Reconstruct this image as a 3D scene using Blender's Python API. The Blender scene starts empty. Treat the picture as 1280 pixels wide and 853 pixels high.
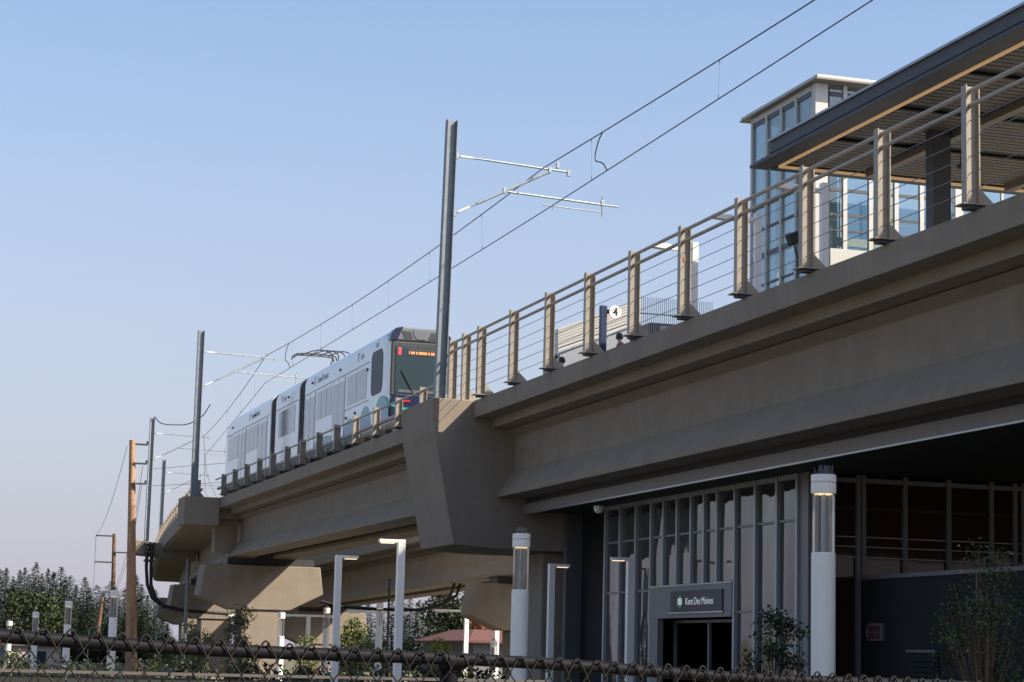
import bpy, bmesh, math, random
from math import sin, cos, pi, radians, sqrt, atan2
from mathutils import Vector, Matrix
random.seed(7)
S = bpy.context.scene
COL = S.collection
GZ = -1.7                      # ground level, camera eye is the origin

# ------------------------------------------------------------------ materials
MATS = {}
def mat(name, col, rough=0.6, metal=0.0, var=0.0, scale=3.0, bump=0.0, bscale=40.0, streak=0.0, spec=0.5, emit=None, estr=0.0, alt=None, coat=0.0):
    m = bpy.data.materials.new(name); m.use_nodes = True
    nt = m.node_tree; b = nt.nodes['Principled BSDF']; L = nt.links
    b.inputs['Base Color'].default_value = (*col, 1); b.inputs['Roughness'].default_value = rough
    b.inputs['Metallic'].default_value = metal; b.inputs['Specular IOR Level'].default_value = spec
    if coat: b.inputs['Coat Weight'].default_value = coat
    if var or streak or bump or alt:
        tc = nt.nodes.new('ShaderNodeTexCoord')
    if var or alt:
        n = nt.nodes.new('ShaderNodeTexNoise'); n.inputs['Scale'].default_value = scale; n.inputs['Detail'].default_value = 6
        n.inputs['Roughness'].default_value = 0.65
        L.new(tc.outputs['Object'], n.inputs['Vector'])
        r = nt.nodes.new('ShaderNodeValToRGB')
        r.color_ramp.elements[0].position = 0.32; r.color_ramp.elements[1].position = 0.68
        c2 = alt if alt else col
        r.color_ramp.elements[0].color = (*[max(0, c*(1-var)) for c in col], 1)
        r.color_ramp.elements[1].color = (*[min(1, c*(1+var)) for c in c2], 1)
        L.new(n.outputs['Fac'], r.inputs['Fac'])
        out = r.outputs['Color']
        if streak:
            mp = nt.nodes.new('ShaderNodeMapping'); mp.inputs['Scale'].default_value = (2.2, 2.2, 0.12)
            L.new(tc.outputs['Object'], mp.inputs['Vector'])
            n2 = nt.nodes.new('ShaderNodeTexNoise'); n2.inputs['Scale'].default_value = 1.6; n2.inputs['Detail'].default_value = 5
            L.new(mp.outputs['Vector'], n2.inputs['Vector'])
            r2 = nt.nodes.new('ShaderNodeValToRGB'); r2.color_ramp.elements[0].position = .35; r2.color_ramp.elements[1].position = .62
            v = 1-streak
            r2.color_ramp.elements[0].color = (v, v*.98, v*.96, 1); r2.color_ramp.elements[1].color = (1, 1, 1, 1)
            L.new(n2.outputs['Fac'], r2.inputs['Fac'])
            mx = nt.nodes.new('ShaderNodeMix'); mx.data_type = 'RGBA'; mx.blend_type = 'MULTIPLY'; mx.inputs[0].default_value = 1
            L.new(out, mx.inputs[6]); L.new(r2.outputs['Color'], mx.inputs[7]); out = mx.outputs[2]
        L.new(out, b.inputs['Base Color'])
    if bump:
        nb = nt.nodes.new('ShaderNodeTexNoise'); nb.inputs['Scale'].default_value = bscale; nb.inputs['Detail'].default_value = 4
        L.new(tc.outputs['Object'], nb.inputs['Vector'])
        bp = nt.nodes.new('ShaderNodeBump'); bp.inputs['Strength'].default_value = bump; bp.inputs['Distance'].default_value = 0.02
        L.new(nb.outputs['Fac'], bp.inputs['Height']); L.new(bp.outputs['Normal'], b.inputs['Normal'])
    if emit:
        b.inputs['Emission Color'].default_value = (*emit, 1); b.inputs['Emission Strength'].default_value = estr
    MATS[name] = m
    return m
def thin_glass(name, tint, refl=0.08, rough=0.02, edge=0.6):
    m = bpy.data.materials.new(name); m.use_nodes = True
    nt = m.node_tree; nt.nodes.remove(nt.nodes['Principled BSDF']); L = nt.links
    o = nt.nodes['Material Output']
    t = nt.nodes.new('ShaderNodeBsdfTransparent'); t.inputs['Color'].default_value = (*tint, 1)
    g = nt.nodes.new('ShaderNodeBsdfGlossy'); g.inputs['Roughness'].default_value = rough
    lw = nt.nodes.new('ShaderNodeLayerWeight'); lw.inputs['Blend'].default_value = 0.25
    mr = nt.nodes.new('ShaderNodeMapRange'); mr.inputs['To Min'].default_value = refl; mr.inputs['To Max'].default_value = edge
    L.new(lw.outputs['Fresnel'], mr.inputs['Value'])
    mx = nt.nodes.new('ShaderNodeMixShader'); L.new(mr.outputs['Result'], mx.inputs['Fac'])
    L.new(t.outputs['BSDF'], mx.inputs[1]); L.new(g.outputs['BSDF'], mx.inputs[2]); L.new(mx.outputs['Shader'], o.inputs['Surface'])
    MATS[name] = m; return m
def wavy_glass(name, col, wav=0.25, scale=0.6, spec=0.7):
    m = mat(name, col, rough=0.04, spec=spec)
    nt = m.node_tree; b = nt.nodes['Principled BSDF']
    tc = nt.nodes.new('ShaderNodeTexCoord'); mp = nt.nodes.new('ShaderNodeMapping'); mp.inputs['Scale'].default_value = (1, 1, .45)
    n = nt.nodes.new('ShaderNodeTexNoise'); n.inputs['Scale'].default_value = scale; n.inputs['Detail'].default_value = 1.5
    bp = nt.nodes.new('ShaderNodeBump'); bp.inputs['Strength'].default_value = wav; bp.inputs['Distance'].default_value = 0.25
    nt.links.new(tc.outputs['Object'], mp.inputs['Vector']); nt.links.new(mp.outputs['Vector'], n.inputs['Vector'])
    nt.links.new(n.outputs['Fac'], bp.inputs['Height']); nt.links.new(bp.outputs['Normal'], b.inputs['Normal'])
    return m

M_conc = mat('tan_concrete', (.235, .197, .155), .85, var=.10, scale=.9, bump=.12, bscale=30, streak=.05)
M_conc2 = mat('pale_concrete', (.27, .25, .225), .85, var=.08, scale=1.5, bump=.1)
M_fencepaint = mat('beige_paint', (.285, .25, .205), .45, var=.05, scale=6)
M_railpaint = mat('beige_rail_paint', (.31, .275, .235), .4, var=.05, scale=6)
M_cable = mat('steel_cable', (.16, .16, .165), .4, .6)
M_galv = mat('galvanised_steel', (.31, .34, .36), .5, .55, var=.18, scale=5)
M_galvd = mat('weathered_steel_mast', (.19, .215, .24), .55, .35, var=.16, scale=3)
M_wire = mat('overhead_wire', (.06, .06, .065), .5, .5)
M_insul = mat('insulator', (.75, .75, .76), .35)
M_white = mat('white_paint', (.83, .81, .775), .4, var=.035, scale=2.5, streak=.06)
M_train = mat('train_white', (.80, .805, .81), .28, var=.015, scale=2, coat=.4)
M_trainroof = mat('train_grey_roof', (.12, .13, .15), .5, var=.05)
M_navy = mat('navy_paint', (.008, .015, .045), .3, coat=.3)
M_teal = mat('teal_film', (.04, .30, .32), .3)
M_blue2 = mat('mid_blue_film', (.06, .17, .36), .3)
M_blk = mat('black_rubber', (.014, .014, .015), .6)
M_dark = mat('dark_equipment', (.035, .036, .04), .55, var=.15)
M_trainglass = mat('train_side_glass', (.20, .225, .27), .06, .35, spec=.9)
M_cabglass = mat('cab_side_glass', (.022, .034, .052), .35, spec=.08)
M_windshield = mat('windscreen_glass', (.034, .056, .067), .07, spec=.75)
M_orange = mat('led_orange', (.3, .06, .02), .5, emit=(1, .28, .07), estr=1.1)
M_redled = mat('led_red', (.4, .01, .02), .5, emit=(1, .05, .07), estr=.9)
M_grey = mat('grey_logo', (.20, .23, .30), .4)
M_redlamp = mat('red_lamp', (.5, .02, .02), .3)
M_canopy = mat('charcoal_metal', (.055, .057, .062), .55, .15, var=.06, scale=3)
M_canopyt = mat('grey_flashing', (.33, .35, .38), .4, .4)
M_slat = mat('brown_soffit_slat', (.125, .11, .098), .6, var=.10, scale=2)
M_beam = mat('bronze_beam', (.16, .135, .11), .5)
M_strip = mat('warm_light_strip', (.35, .22, .11), .5, emit=(1, .62, .32), estr=.17)
M_tower = mat('tower_light_metal', (.45, .45, .435), .45, var=.03)
M_towerd = mat('tower_frame_dark', (.06, .065, .075), .45)
M_towerg = thin_glass('tower_glass', (.74, .84, .87), .12, .02, .7)
M_clear = thin_glass('clear_acrylic', (.93, .93, .92), .05, .03, .55)
M_alum = mat('anodised_mullion', (.34, .35, .37), .4, .3, var=.04)
M_alumd = mat('dark_mullion', (.16, .165, .175), .45, .3)
M_store = wavy_glass('storefront_glass', (.036, .038, .038), .5, .5, .9)
M_store2 = wavy_glass('hall_glass', (.034, .0135, .010), .05, .4, .30)  # reddish ceiling showing in the glass is put into its base colour
M_panel = mat('grey_portal_panel', (.185, .18, .18), .5, var=.03)
M_wall = mat('charcoal_wall', (.012, .012, .0125), .7, spec=.2, var=.08, scale=1.2, bump=.08)
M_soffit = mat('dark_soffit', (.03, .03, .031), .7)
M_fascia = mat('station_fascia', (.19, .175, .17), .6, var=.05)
M_trim = mat('bright_drip_trim', (.34, .34, .34), .3, .6)
M_signp = mat('sign_navy', (.012, .014, .028), .45)
M_signt = mat('sign_white', (.75, .76, .76), .5, emit=(.8, .85, .85), estr=.12)
M_green = mat('sign_green', (.03, .30, .09), .5)
M_interior = mat('interior_shade', (.006, .0055, .005), .9, spec=.1)
M_redwood = mat('reddish_ceiling', (.15, .05, .03), .6)
M_wood = mat('utility_pole_wood', (.42, .255, .155), .85, var=.22, scale=4, bump=.4, bscale=12, streak=.35)
M_woodd = mat('brown_pole_wood', (.17, .095, .06), .9, var=.2, scale=4, streak=.3)
M_vinyl = mat('black_vinyl', (.006, .006, .008), .6, spec=.1, bump=.06, bscale=60)  # specular kept low to stand for tree shade on the fence
M_vinylw = mat('worn_black_wire', (.012, .010, .009), .65, var=.4, scale=14, spec=.2)
M_capwood = mat('pale_fence_cap', (.125, .11, .10), .7, var=.12)
M_darkfence = mat('dark_fence_board', (.03, .028, .028), .7, var=.2)
M_bark = mat('bark', (.09, .065, .045), .9, var=.3, scale=8)
M_con = mat('conifer_needles', (.028, .046, .024), .75, var=.4, scale=.5, alt=(.042, .062, .030), spec=.1)
M_con2 = mat('blue_conifer_needles', (.030, .048, .034), .75, var=.4, scale=.5, alt=(.040, .060, .042), spec=.1)
M_leaf = mat('green_leaves', (.045, .075, .018), .55, var=.45, scale=1.6, alt=(.075, .095, .022), spec=.3)
M_leafb = mat('bright_leaves', (.10, .155, .02), .5, var=.35, scale=2, alt=(.17, .20, .03), spec=.3)
M_leafr = mat('russet_leaves', (.20, .065, .02), .55, var=.4, scale=2, spec=.3)
M_leafd = mat('dark_leaves', (.016, .026, .010), .6, var=.5, scale=1.6, alt=(.03, .042, .014), spec=.3)
M_leaft = mat('dry_leaves', (.15, .115, .05), .6, var=.35, scale=3, alt=(.10, .10, .035), spec=.3)
M_leafo = mat('orange_leaves', (.32, .11, .02), .6, var=.3, scale=3)
M_roofred = mat('red_roof_tiles', (.125, .05, .04), .75, var=.18, scale=3)
M_housew = mat('grey_house_wall', (.17, .175, .17), .8, var=.06)
M_pink = mat('pale_stucco', (.42, .36, .31), .85, var=.08)
M_ground = mat('dry_grass_ground', (.085, .085, .04), .95, var=.35, scale=.4, alt=(.11, .10, .055), bump=.3, bscale=6)
M_plaza = mat('plaza_concrete', (.17, .152, .128), .9, var=.1, scale=.7, bump=.1)
M_asph = mat('asphalt', (.05, .05, .052), .9, var=.15, scale=1.5)
M_skin = mat('skin', (.42, .25, .18), .5)
M_hair = mat('black_hair', (.012, .011, .011), .45)
M_pinkshirt = mat('plum_shirt', (.22, .09, .13), .8)
M_whiteshirt = mat('pale_blue_shirt', (.46, .50, .60), .8)
M_trou = mat('dark_trousers', (.03, .035, .05), .8)
M_signblue = mat('platform_post_blue', (.012, .025, .07), .45)
M_gold = mat('lamp_glow', (.9, .75, .5), .5, emit=(1, .74, .42), estr=.55)
M_louv = mat('light_louvre', (.40, .395, .38), .5, var=.03)
M_plaq = mat('plaque_grey', (.09, .09, .095), .5)
M_plaqr = mat('plaque_red', (.06, .016, .016), .5)

# ------------------------------------------------------------------ mesh builder
class MB:
    def __init__(s): s.v = []; s.f = []
    def add(s, vs, fs):
        n = len(s.v); s.v += [tuple(v) for v in vs]; s.f += [tuple(i+n for i in f) for f in fs]; return s
    def box(s, x0, x1, y0, y1, z0, z1):
        return s.add([(x0,y0,z0),(x1,y0,z0),(x1,y1,z0),(x0,y1,z0),(x0,y0,z1),(x1,y0,z1),(x1,y1,z1),(x0,y1,z1)],
                     [(0,3,2,1),(4,5,6,7),(0,1,5,4),(1,2,6,5),(2,3,7,6),(3,0,4,7)])
    def beam(s, p, q, w, h):            # rectangular bar between two points
        p = Vector(p); q = Vector(q); d = (q-p).normalized()
        up = Vector((0,0,1)) if abs(d.z) < .95 else Vector((0,1,0))
        a = d.cross(up).normalized()*w/2; b = a.cross(d).normalized()*h/2
        vs = [p-a-b, p+a-b, p+a+b, p-a+b, q-a-b, q+a-b, q+a+b, q-a+b]
        return s.add(vs, [(0,1,2,3),(4,7,6,5),(0,4,5,1),(1,5,6,2),(2,6,7,3),(3,7,4,0)])
    def prism(s, poly, vec):            # closed planar polygon (3-D points) pushed along vec
        vec = Vector(vec); n = len(poly); a = [Vector(p) for p in poly]
        vs = a + [p+vec for p in a]
        return s.add(vs, [tuple(range(n)), tuple(range(2*n-1, n-1, -1))] + [(i, (i+1) % n, n+(i+1) % n, n+i) for i in range(n)])
    def prismy(s, poly, y0, y1): return s.prism([(x, y0, z) for x, z in poly], (0, y1-y0, 0))
    def tube(s, pts, r, seg=8, r2=None, cap=True):
        pts = [Vector(p) for p in pts]; n = len(pts); vs = []; prev = None
        for i, p in enumerate(pts):
            d = (pts[min(i+1, n-1)]-pts[max(i-1, 0)])
            d = d.normalized() if d.length > 0 else Vector((0,0,1))
            if prev is None:
                up = Vector((0,0,1)) if abs(d.z) < .9 else Vector((1,0,0)); a = d.cross(up).normalized()
            else:
                a = (prev - d*prev.dot(d)); a = a.normalized() if a.length > 1e-6 else d.orthogonal().normalized()
            prev = a; b = d.cross(a)
            rr = r if r2 is None else r+(r2-r)*i/max(1, n-1)
            for k in range(seg):
                t = 2*pi*k/seg; vs.append(p+a*cos(t)*rr+b*sin(t)*rr)
        fs = []
        for i in range(n-1):
            for k in range(seg): fs.append((i*seg+k, i*seg+(k+1) % seg, (i+1)*seg+(k+1) % seg, (i+1)*seg+k))
        if cap: fs += [tuple(range(seg))[::-1], tuple(range((n-1)*seg, n*seg))]
        return s.add(vs, fs)
    def lathe(s, c, prof, seg=20):
        c = Vector(c); n = len(prof); vs = []
        for r, z in prof:
            for k in range(seg):
                t = 2*pi*k/seg; vs.append(c+Vector((r*cos(t), r*sin(t), z)))
        fs = []
        for i in range(n-1):
            for k in range(seg): fs.append((i*seg+k, i*seg+(k+1) % seg, (i+1)*seg+(k+1) % seg, (i+1)*seg+k))
        if prof[0][0] > 1e-4: fs.append(tuple(range(seg))[::-1])
        if prof[-1][0] > 1e-4: fs.append(tuple(range((n-1)*seg, n*seg)))
        return s.add(vs, fs)
    def sweep(s, prof, path, fall=None):           # (u,z) section carried along an (x,y) path, u to the right of travel
        n = len(path); m = len(prof); vs = []
        for i, (x, y) in enumerate(path):
            a = Vector(path[max(i-1, 0)]); b = Vector(path[min(i+1, n-1)]); d = (b-a).normalized(); nx, ny = d.y, -d.x
            for u, z in prof: vs.append((x+nx*u, y+ny*u, z-(fall(y) if fall else 0)))
        fs = [tuple(range(m)), tuple(range(n*m-1, (n-1)*m-1, -1))]
        for i in range(n-1):
            for k in range(m): fs.append((i*m+k, i*m+(k+1) % m, (i+1)*m+(k+1) % m, (i+1)*m+k))
        return s.add(vs, fs)
    def mesh(s, name, m, org=(0,0,0), recalc=True, smooth=False):
        me = bpy.data.meshes.new(name); ox, oy, oz = org
        me.from_pydata([(x-ox, y-oy, z-oz) for x, y, z in s.v], [], s.f)
        if recalc:
            bm = bmesh.new(); bm.from_mesh(me); bmesh.ops.recalc_face_normals(bm, faces=bm.faces); bm.to_mesh(me); bm.free()
        if smooth:
            for p in me.polygons: p.use_smooth = True
        for mm in (m if isinstance(m, (list, tuple)) else [m]): me.materials.append(mm)
        return me
    def build(s, name, m, parent=None, org=None, recalc=True, smooth=False, bevel=0, loc=None):
        if org is None: org = WORLD(parent) if parent else (0,0,0)
        me = s.mesh(name, m, org, recalc, smooth)
        o = bpy.data.objects.new(name, me); COL.objects.link(o)
        if parent: o.parent = parent
        else: o.location = org
        if bevel:
            b = o.modifiers.new('bevel', 'BEVEL'); b.width = bevel; b.segments = 2; b.limit_method = 'ANGLE'; b.angle_limit = radians(40)
        if smooth:
            e = o.modifiers.new('split', 'EDGE_SPLIT'); e.split_angle = radians(38)
        return o
def WORLD(o):
    p = Vector((0,0,0))
    while o: p += o.location; o = o.parent
    return tuple(p)
def tag(o, label=None, cat=None, group=None, kind=None):
    if label: o['label'] = label
    if cat: o['category'] = cat
    if group: o['group'] = group
    if kind: o['kind'] = kind
    return o
def thing(name, label, cat, loc=(0,0,0), group=None):
    o = bpy.data.objects.new(name, None); COL.objects.link(o); o.location = loc; o.empty_display_size = .3
    return tag(o, label, cat, group)
def dup(o, loc=None, rz=None, label=None, parent=None, scale=None):
    c = o.copy(); COL.objects.link(c)
    if parent: c.parent = parent
    if loc is not None: c.location = loc
    if rz is not None: c.rotation_euler.z = rz
    if scale: c.scale = (scale,)*3 if not isinstance(scale, tuple) else scale
    if label: c['label'] = label
    for ch in list(o.children): dup(ch, parent=c)
    return c
def inst(name, me, parent, loc, rz=0):
    o = bpy.data.objects.new(name, me); COL.objects.link(o); o.parent = parent; o.location = loc; o.rotation_euler.z = rz
    return o
def smooth_path(P, n=6):
    P = [Vector(p) for p in P]; P = [P[0]*2-P[1]]+P+[P[-1]*2-P[-2]]; o = []
    for i in range(1, len(P)-2):
        a, b, c, d = P[i-1:i+3]
        for k in range(n):
            t = k/n; o.append(.5*((2*b)+(c-a)*t+(2*a-5*b+4*c-d)*t*t+(3*b-a-3*c+d)*t**3))
    return o+[P[-2]]
def text_part(name, txt, size, m, parent, origin, xdir, ydir, depth=.004, align='LEFT', offset=0):
    """lettering turned into a real, slightly raised mesh"""
    cu = bpy.data.curves.new(name, 'FONT'); cu.body = txt; cu.size = size; cu.extrude = depth; cu.align_x = align; cu.offset = offset
    cu.resolution_u = 3
    t = bpy.data.objects.new(name, cu); COL.objects.link(t)
    dg = bpy.context.evaluated_depsgraph_get(); me = bpy.data.meshes.new_from_object(t.evaluated_get(dg))
    bpy.data.objects.remove(t); bpy.data.curves.remove(cu)
    X = Vector(xdir); Y = Vector(ydir); Z = X.cross(Y); O = Vector(origin)-Vector(WORLD(parent))
    mx = Matrix(((X.x, Y.x, Z.x, O.x), (X.y, Y.y, Z.y, O.y), (X.z, Y.z, Z.z, O.z), (0, 0, 0, 1)))
    me.transform(mx); me.materials.clear(); me.materials.append(m)
    o = bpy.data.objects.new(name, me); COL.objects.link(o); o.parent = parent
    return o

# ------------------------------------------------------------------ camera, sky, sun
PITCH, YAW, ROLL, FPX = 8.531, 17.243, 1.4233, 2640.0
def cam():
    cd = bpy.data.cameras.new('camera'); co = bpy.data.objects.new('camera', cd); COL.objects.link(co)
    y, p, r = radians(YAW), radians(PITCH), radians(ROLL)
    f = Vector((sin(y)*cos(p), cos(y)*cos(p), sin(p))); ri = Vector((cos(y), -sin(y), 0)); u = ri.cross(f)
    r2 = ri*cos(r)+u*sin(r); u2 = u*cos(r)-ri*sin(r)
    co.matrix_world = Matrix(((r2.x, u2.x, -f.x, 0), (r2.y, u2.y, -f.y, 0), (r2.z, u2.z, -f.z, 0), (0, 0, 0, 1)))
    cd.sensor_width = 36; cd.lens = 36*FPX/1280; cd.clip_start = .1; cd.clip_end = 6000
    S.camera = co
cam()
SUN = Vector((1.0, -.75, 1.05)).normalized()        # towards the sun: behind the camera's right shoulder
el = math.asin(SUN.z); az = atan2(SUN.x, SUN.y)
w = bpy.data.worlds.new('World'); S.world = w; w.use_nodes = True
nt = w.node_tree; bg = nt.nodes['Background']
sk = nt.nodes.new('ShaderNodeTexSky'); sk.sky_type = 'NISHITA'; sk.sun_disc = False
sk.sun_elevation = el; sk.sun_rotation = az; sk.air_density = 1.0; sk.dust_density = 1.6; sk.ozone_density = 2.0; sk.altitude = 60
# summer haze: the sky pales to lavender grey towards the horizon
tcw = nt.nodes.new('ShaderNodeTexCoord'); sep = nt.nodes.new('ShaderNodeSeparateXYZ')
nt.links.new(tcw.outputs['Generated'], sep.inputs['Vector'])
mrw = nt.nodes.new('ShaderNodeMapRange'); mrw.inputs['From Min'].default_value = 0.0; mrw.inputs['From Max'].default_value = .33
mrw.inputs['To Min'].default_value = .95; mrw.inputs['To Max'].default_value = .0
nt.links.new(sep.outputs['Z'], mrw.inputs['Value'])
mxw = nt.nodes.new('ShaderNodeMix'); mxw.data_type = 'RGBA'
mxw.inputs[7].default_value = (2.52, 2.40, 2.92, 1)
nt.links.new(mrw.outputs['Result'], mxw.inputs[0]); nt.links.new(sk.outputs['Color'], mxw.inputs[6])
nt.links.new(mxw.outputs[2], bg.inputs['Color']); bg.inputs['Strength'].default_value = .104
sd = bpy.data.lights.new('sun', 'SUN'); sd.energy = 4.8; sd.angle = radians(.53); sd.color = (1, .89, .74)
so = bpy.data.objects.new('sun', sd); COL.objects.link(so); so.rotation_euler = SUN.to_track_quat('Z', 'Y').to_euler()
so.location = (60, -60, 80)
S.view_settings.view_transform = 'Standard'; S.view_settings.look = 'None'; S.view_settings.gamma = 1
S.view_settings.use_curve_mapping = False; S.view_settings.exposure = 1.0
S.render.engine = 'CYCLES'; S.cycles.max_bounces = 8; S.cycles.transparent_max_bounces = 24

# ------------------------------------------------------------------ ground
tag(MB().add([(-1500,-300,GZ),(1500,-300,GZ),(1500,2500,GZ),(-1500,2500,GZ)], [(0,1,2,3)]).build('ground', M_ground), kind='structure')
tag(MB().box(-4, 45, 28, 130, GZ-.2, GZ+.12).build('plaza', M_plaza), kind='structure')
tag(MB().add([(-60,140,GZ+.02),(120,140,GZ+.02),(120,151,GZ+.02),(-60,151,GZ+.02)], [(0,1,2,3)]).build('road', M_asph), kind='structure')

# ------------------------------------------------------------------ viaduct geometry
PT = 7.92                                    # top of the deck edge
def bend(y, y0=110.): return 0 if y <= y0 else .085*(y-y0)+.0003*(y-y0)**2
EDGE = [(18.35,7.92),(18.35,7.38),(18.95,7.36),(18.95,7.10),(19.72,7.04),(24.3,7.04),(24.3,7.88),(18.35+.35,7.88),(18.67,7.92)]
def girder_prof(xc, half=.62):               # bulb tee: wide sloped bottom flange, slim web
    return [(xc-half,4.94),(xc+half,4.94),(xc+half,5.09),(xc+.1,5.80),(xc+.1,6.85),(xc+.42,7.03),(xc-.42,7.03),(xc-.1,6.85),(xc-.1,5.80),(xc-half,5.09)]
# station span (platform section)
sv = thing('station_viaduct', 'tan concrete viaduct span carrying the platform above the station entrance', 'viaduct', (21,40,4.9))
MB().prismy([(x, z) for x, z in EDGE[:5]]+[(45,7.04),(45,7.88),(18.7,7.88),(18.67,7.92)], 8, 63.0).build('deck_slab', M_conc, sv, bevel=.015)
for xc in (19.82, 22.4, 27, 31, 36): MB().prismy(girder_prof(xc), 8, 63.0).build('girder', M_conc, sv, bevel=.01)
MB().box(22.15, 37.4, 20, 76, 7.90, 8.8).build('platform_slab', M_conc2, sv)
# guideway straight
gw = thing('elevated_guideway', 'straight tan concrete guideway under the train, between the two catenary masts', 'guideway', (21,90,4.9))
MB().prismy(EDGE, 66.95, 111.9).build('deck_slab', M_conc, gw, bevel=.015)
for xc in (19.82, 22.1): MB().prismy(girder_prof(xc), 66.95, 111.0).build('girder', M_conc, gw, bevel=.01)
for y in (66.98,): pass
# track: plinths and rails
tr = MB(); pl = MB()
for xr in (19.93, 21.37):
    pl.box(xr-.3, xr+.3, 20, 112, 7.885, 8.28); tr.box(xr-.04, xr+.04, 20, 112, 8.283, 8.45)
pl.build('track_plinth', M_conc2, gw); tr.build('rail', M_galvd, gw)
# guideway beyond the second mast bends right
def bpath(u, y0, y1, n=24):
    return [(u+bend(y0+(y1-y0)*i/n), y0+(y1-y0)*i/n) for i in range(n+1)]
gc = thing('elevated_guideway', 'far tan concrete guideway curving away to the right behind the second mast', 'guideway', (21,150,4.9))
path = bpath(0, 112, 222, 30)
MB().sweep([(17.1,7.92),(17.1,7.0),(17.4,6.9),(19.72,6.85),(24.3,6.85),(24.3,7.88),(17.45,7.88),(17.42,7.92)], path).build('deck_slab', M_conc, gc)
for xc in (19.82, 22.1): MB().sweep(girder_prof(xc), path).build('girder', M_conc, gc)
# far track viaduct, parallel, 18.4 m further
gf = thing('elevated_guideway', 'second concrete guideway seen low beneath and beyond the first one', 'guideway', (33.4,120,4.0))
pathf = [(12.3+bend(66+i*4.2, 150), 66+i*4.2) for i in range(40)]
fallf = lambda y: .20+.0157*(y-63)
MB().sweep(EDGE, pathf, fallf).build('deck_slab', M_conc, gf)
MB().sweep([(18.38,7.925),(18.38,8.75),(18.62,8.75),(18.62,7.925)], pathf, fallf).build('gap_cover', M_conc, gf)  # wall added to cover a sky gap between near girder and far deck
for xc in (19.82, 22.1): MB().sweep(girder_prof(xc), pathf, fallf).build('girder', M_conc, gf)

# piers
def hammer(xc, y, label, dz=0, outrig=False, depth=2.0, up=None):
    t = thing('bridge_pier', label, 'pier', (xc, y+depth/2, GZ), 'hammerhead piers under the guideways')
    poly = [(xc-3.1,4.55+dz),(xc-3.35,2.9+dz),(xc-1.6,2.2+dz),(xc+1.5,2.2+dz),(xc+3.3,3.1+dz),(xc+3.1,4.55+dz)]
    MB().prismy(poly, y, y+depth).build('pier_cap', M_conc, t, bevel=.04)
    MB().prismy([(xc-1.9,4.553+dz),(xc-1.9,4.935+dz),(xc+2.8,4.935+dz),(xc+2.8,4.553+dz)], y+.25, y+depth-.25).build('bearing_seat', M_dark, t)
    MB().prismy([(xc-1.1,2.197+dz),(xc-1.02,GZ),(xc+1.02,GZ),(xc+1.1,2.197+dz)], y+.1, y+depth-.1).build('column', M_conc, t, bevel=.06)
    return t
t = thing('bridge_pier', 'massive outrigger pier at the platform end, holding the nearest catenary mast', 'pier', (20.5,65,GZ), 'piers with catenary mast brackets')
MB().prismy([(17.03,7.95),(17.1,6.9),(17.83,3.42),(19.3,3.33),(24.6,3.33),(25.3,6.9),(25.3,7.87),(18.4,7.87),(18.38,7.95)], 63.02, 66.93).build('pier_cap', M_conc, t, bevel=.03)
MB().box(20.92, 21.95, 63.6, 66.62, GZ, 3.327).build('column', M_conc, t, bevel=.05)
p2 = hammer(21.2, 112, 'hammerhead pier below the second catenary mast, crossed by a diagonal shadow')
MB().prism([(16.5,109.8,7.9),(18.34,109.8,7.9),(18.34,109.8,6.45),(16.5,109.8,6.45)], (0,2.2,0)).build('mast_bracket', M_conc, p2, bevel=.02)
MB().box(18.36, 19.55, 111.0, 111.95, 5.1, 7.03).build('diaphragm', M_conc, p2)
p3 = hammer(21.2+bend(151), 150, 'pier below the conduit drop, third along the near guideway')
MB().prism([(17.0+bend(151)-1.9,149,7.5),(17.0+bend(151)+2.4,149,7.1),(17.0+bend(151)+2.4,149,6.2),(17.0+bend(151)-1.9,149,6.55)], (0,2.4,0)).build('mast_bracket', M_conc, p3, bevel=.02)
hammer(21.2+bend(190), 190, 'small distant pier at the far curve of the near guideway')
hammer(33.5, 103, 'pier of the second guideway seen past the outrigger column', -.83)
hammer(33.6, 153, 'small sunlit pier of the second guideway seen between the box lamps', -1.55)

# ------------------------------------------------------------------ fences on the viaduct
def hpost(h, dep=.27, hw=.09, gus=.33):     # H-section, flanges facing sideways, gusset on the track side
    m = MB(); x0, x1 = -dep/2, dep/2
    m.box(x0, x0+.022, -hw, hw, 0.024, h); m.box(x1-.022, x1, -hw, hw, 0.024, h-.03); m.box(x0+.0225, x1-.0225, -.009, .009, .024, h-.012)
    m.prism([(x1+.001,-.008,.026),(x1+gus,-.008,.026),(x1+gus,-.008,.06),(x1+.04,-.008,.33),(x1+.001,-.008,.36)], (0,.016,0))
    return m
POSTH = 2.16
PB = 7.985                                    # underside of the base plates
fence = thing('guard_fence', 'tall beige post and cable guard fence along the platform edge', 'fence', (18.28,47,PT))
pm = hpost(POSTH).mesh('post', M_fencepaint)
bpm = MB().box(-.24,.52,-.17,.17,0,.022).mesh('base_plate', M_fencepaint)
shm = MB().box(-.12,.40,-.12,.12,-.065,-.002).mesh('grout_pad', M_dark)
ys = [32.08+3.33*i for i in range(10)] + [63.75, 65.3]
ys = [32.08-3.33*k for k in (3,2,1)] + ys
for y in ys:
    p = inst('post', pm, fence, (0, y-47, PB-PT)); inst('base_plate', bpm, p, (0,0,0)); inst('grout_pad', shm, p, (0,0,0))
for z in (2.06, 1.80): MB().tube([(18.26,20,PB+z),(18.26,65.4,PB+z)], .043, 10).build('handrail', M_railpaint, fence, smooth=True)
for z in (.27, .585, .89, 1.21, 1.53): MB().tube([(18.26,20,PB+z),(18.26,65.4,PB+z)], .0085, 5).build('cable', M_cable, fence)

MB().box(18.25,18.30,45.39-.012,45.39-.0095,9.30,9.42).build('yellow_tag', M_leafo, fence)

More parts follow.
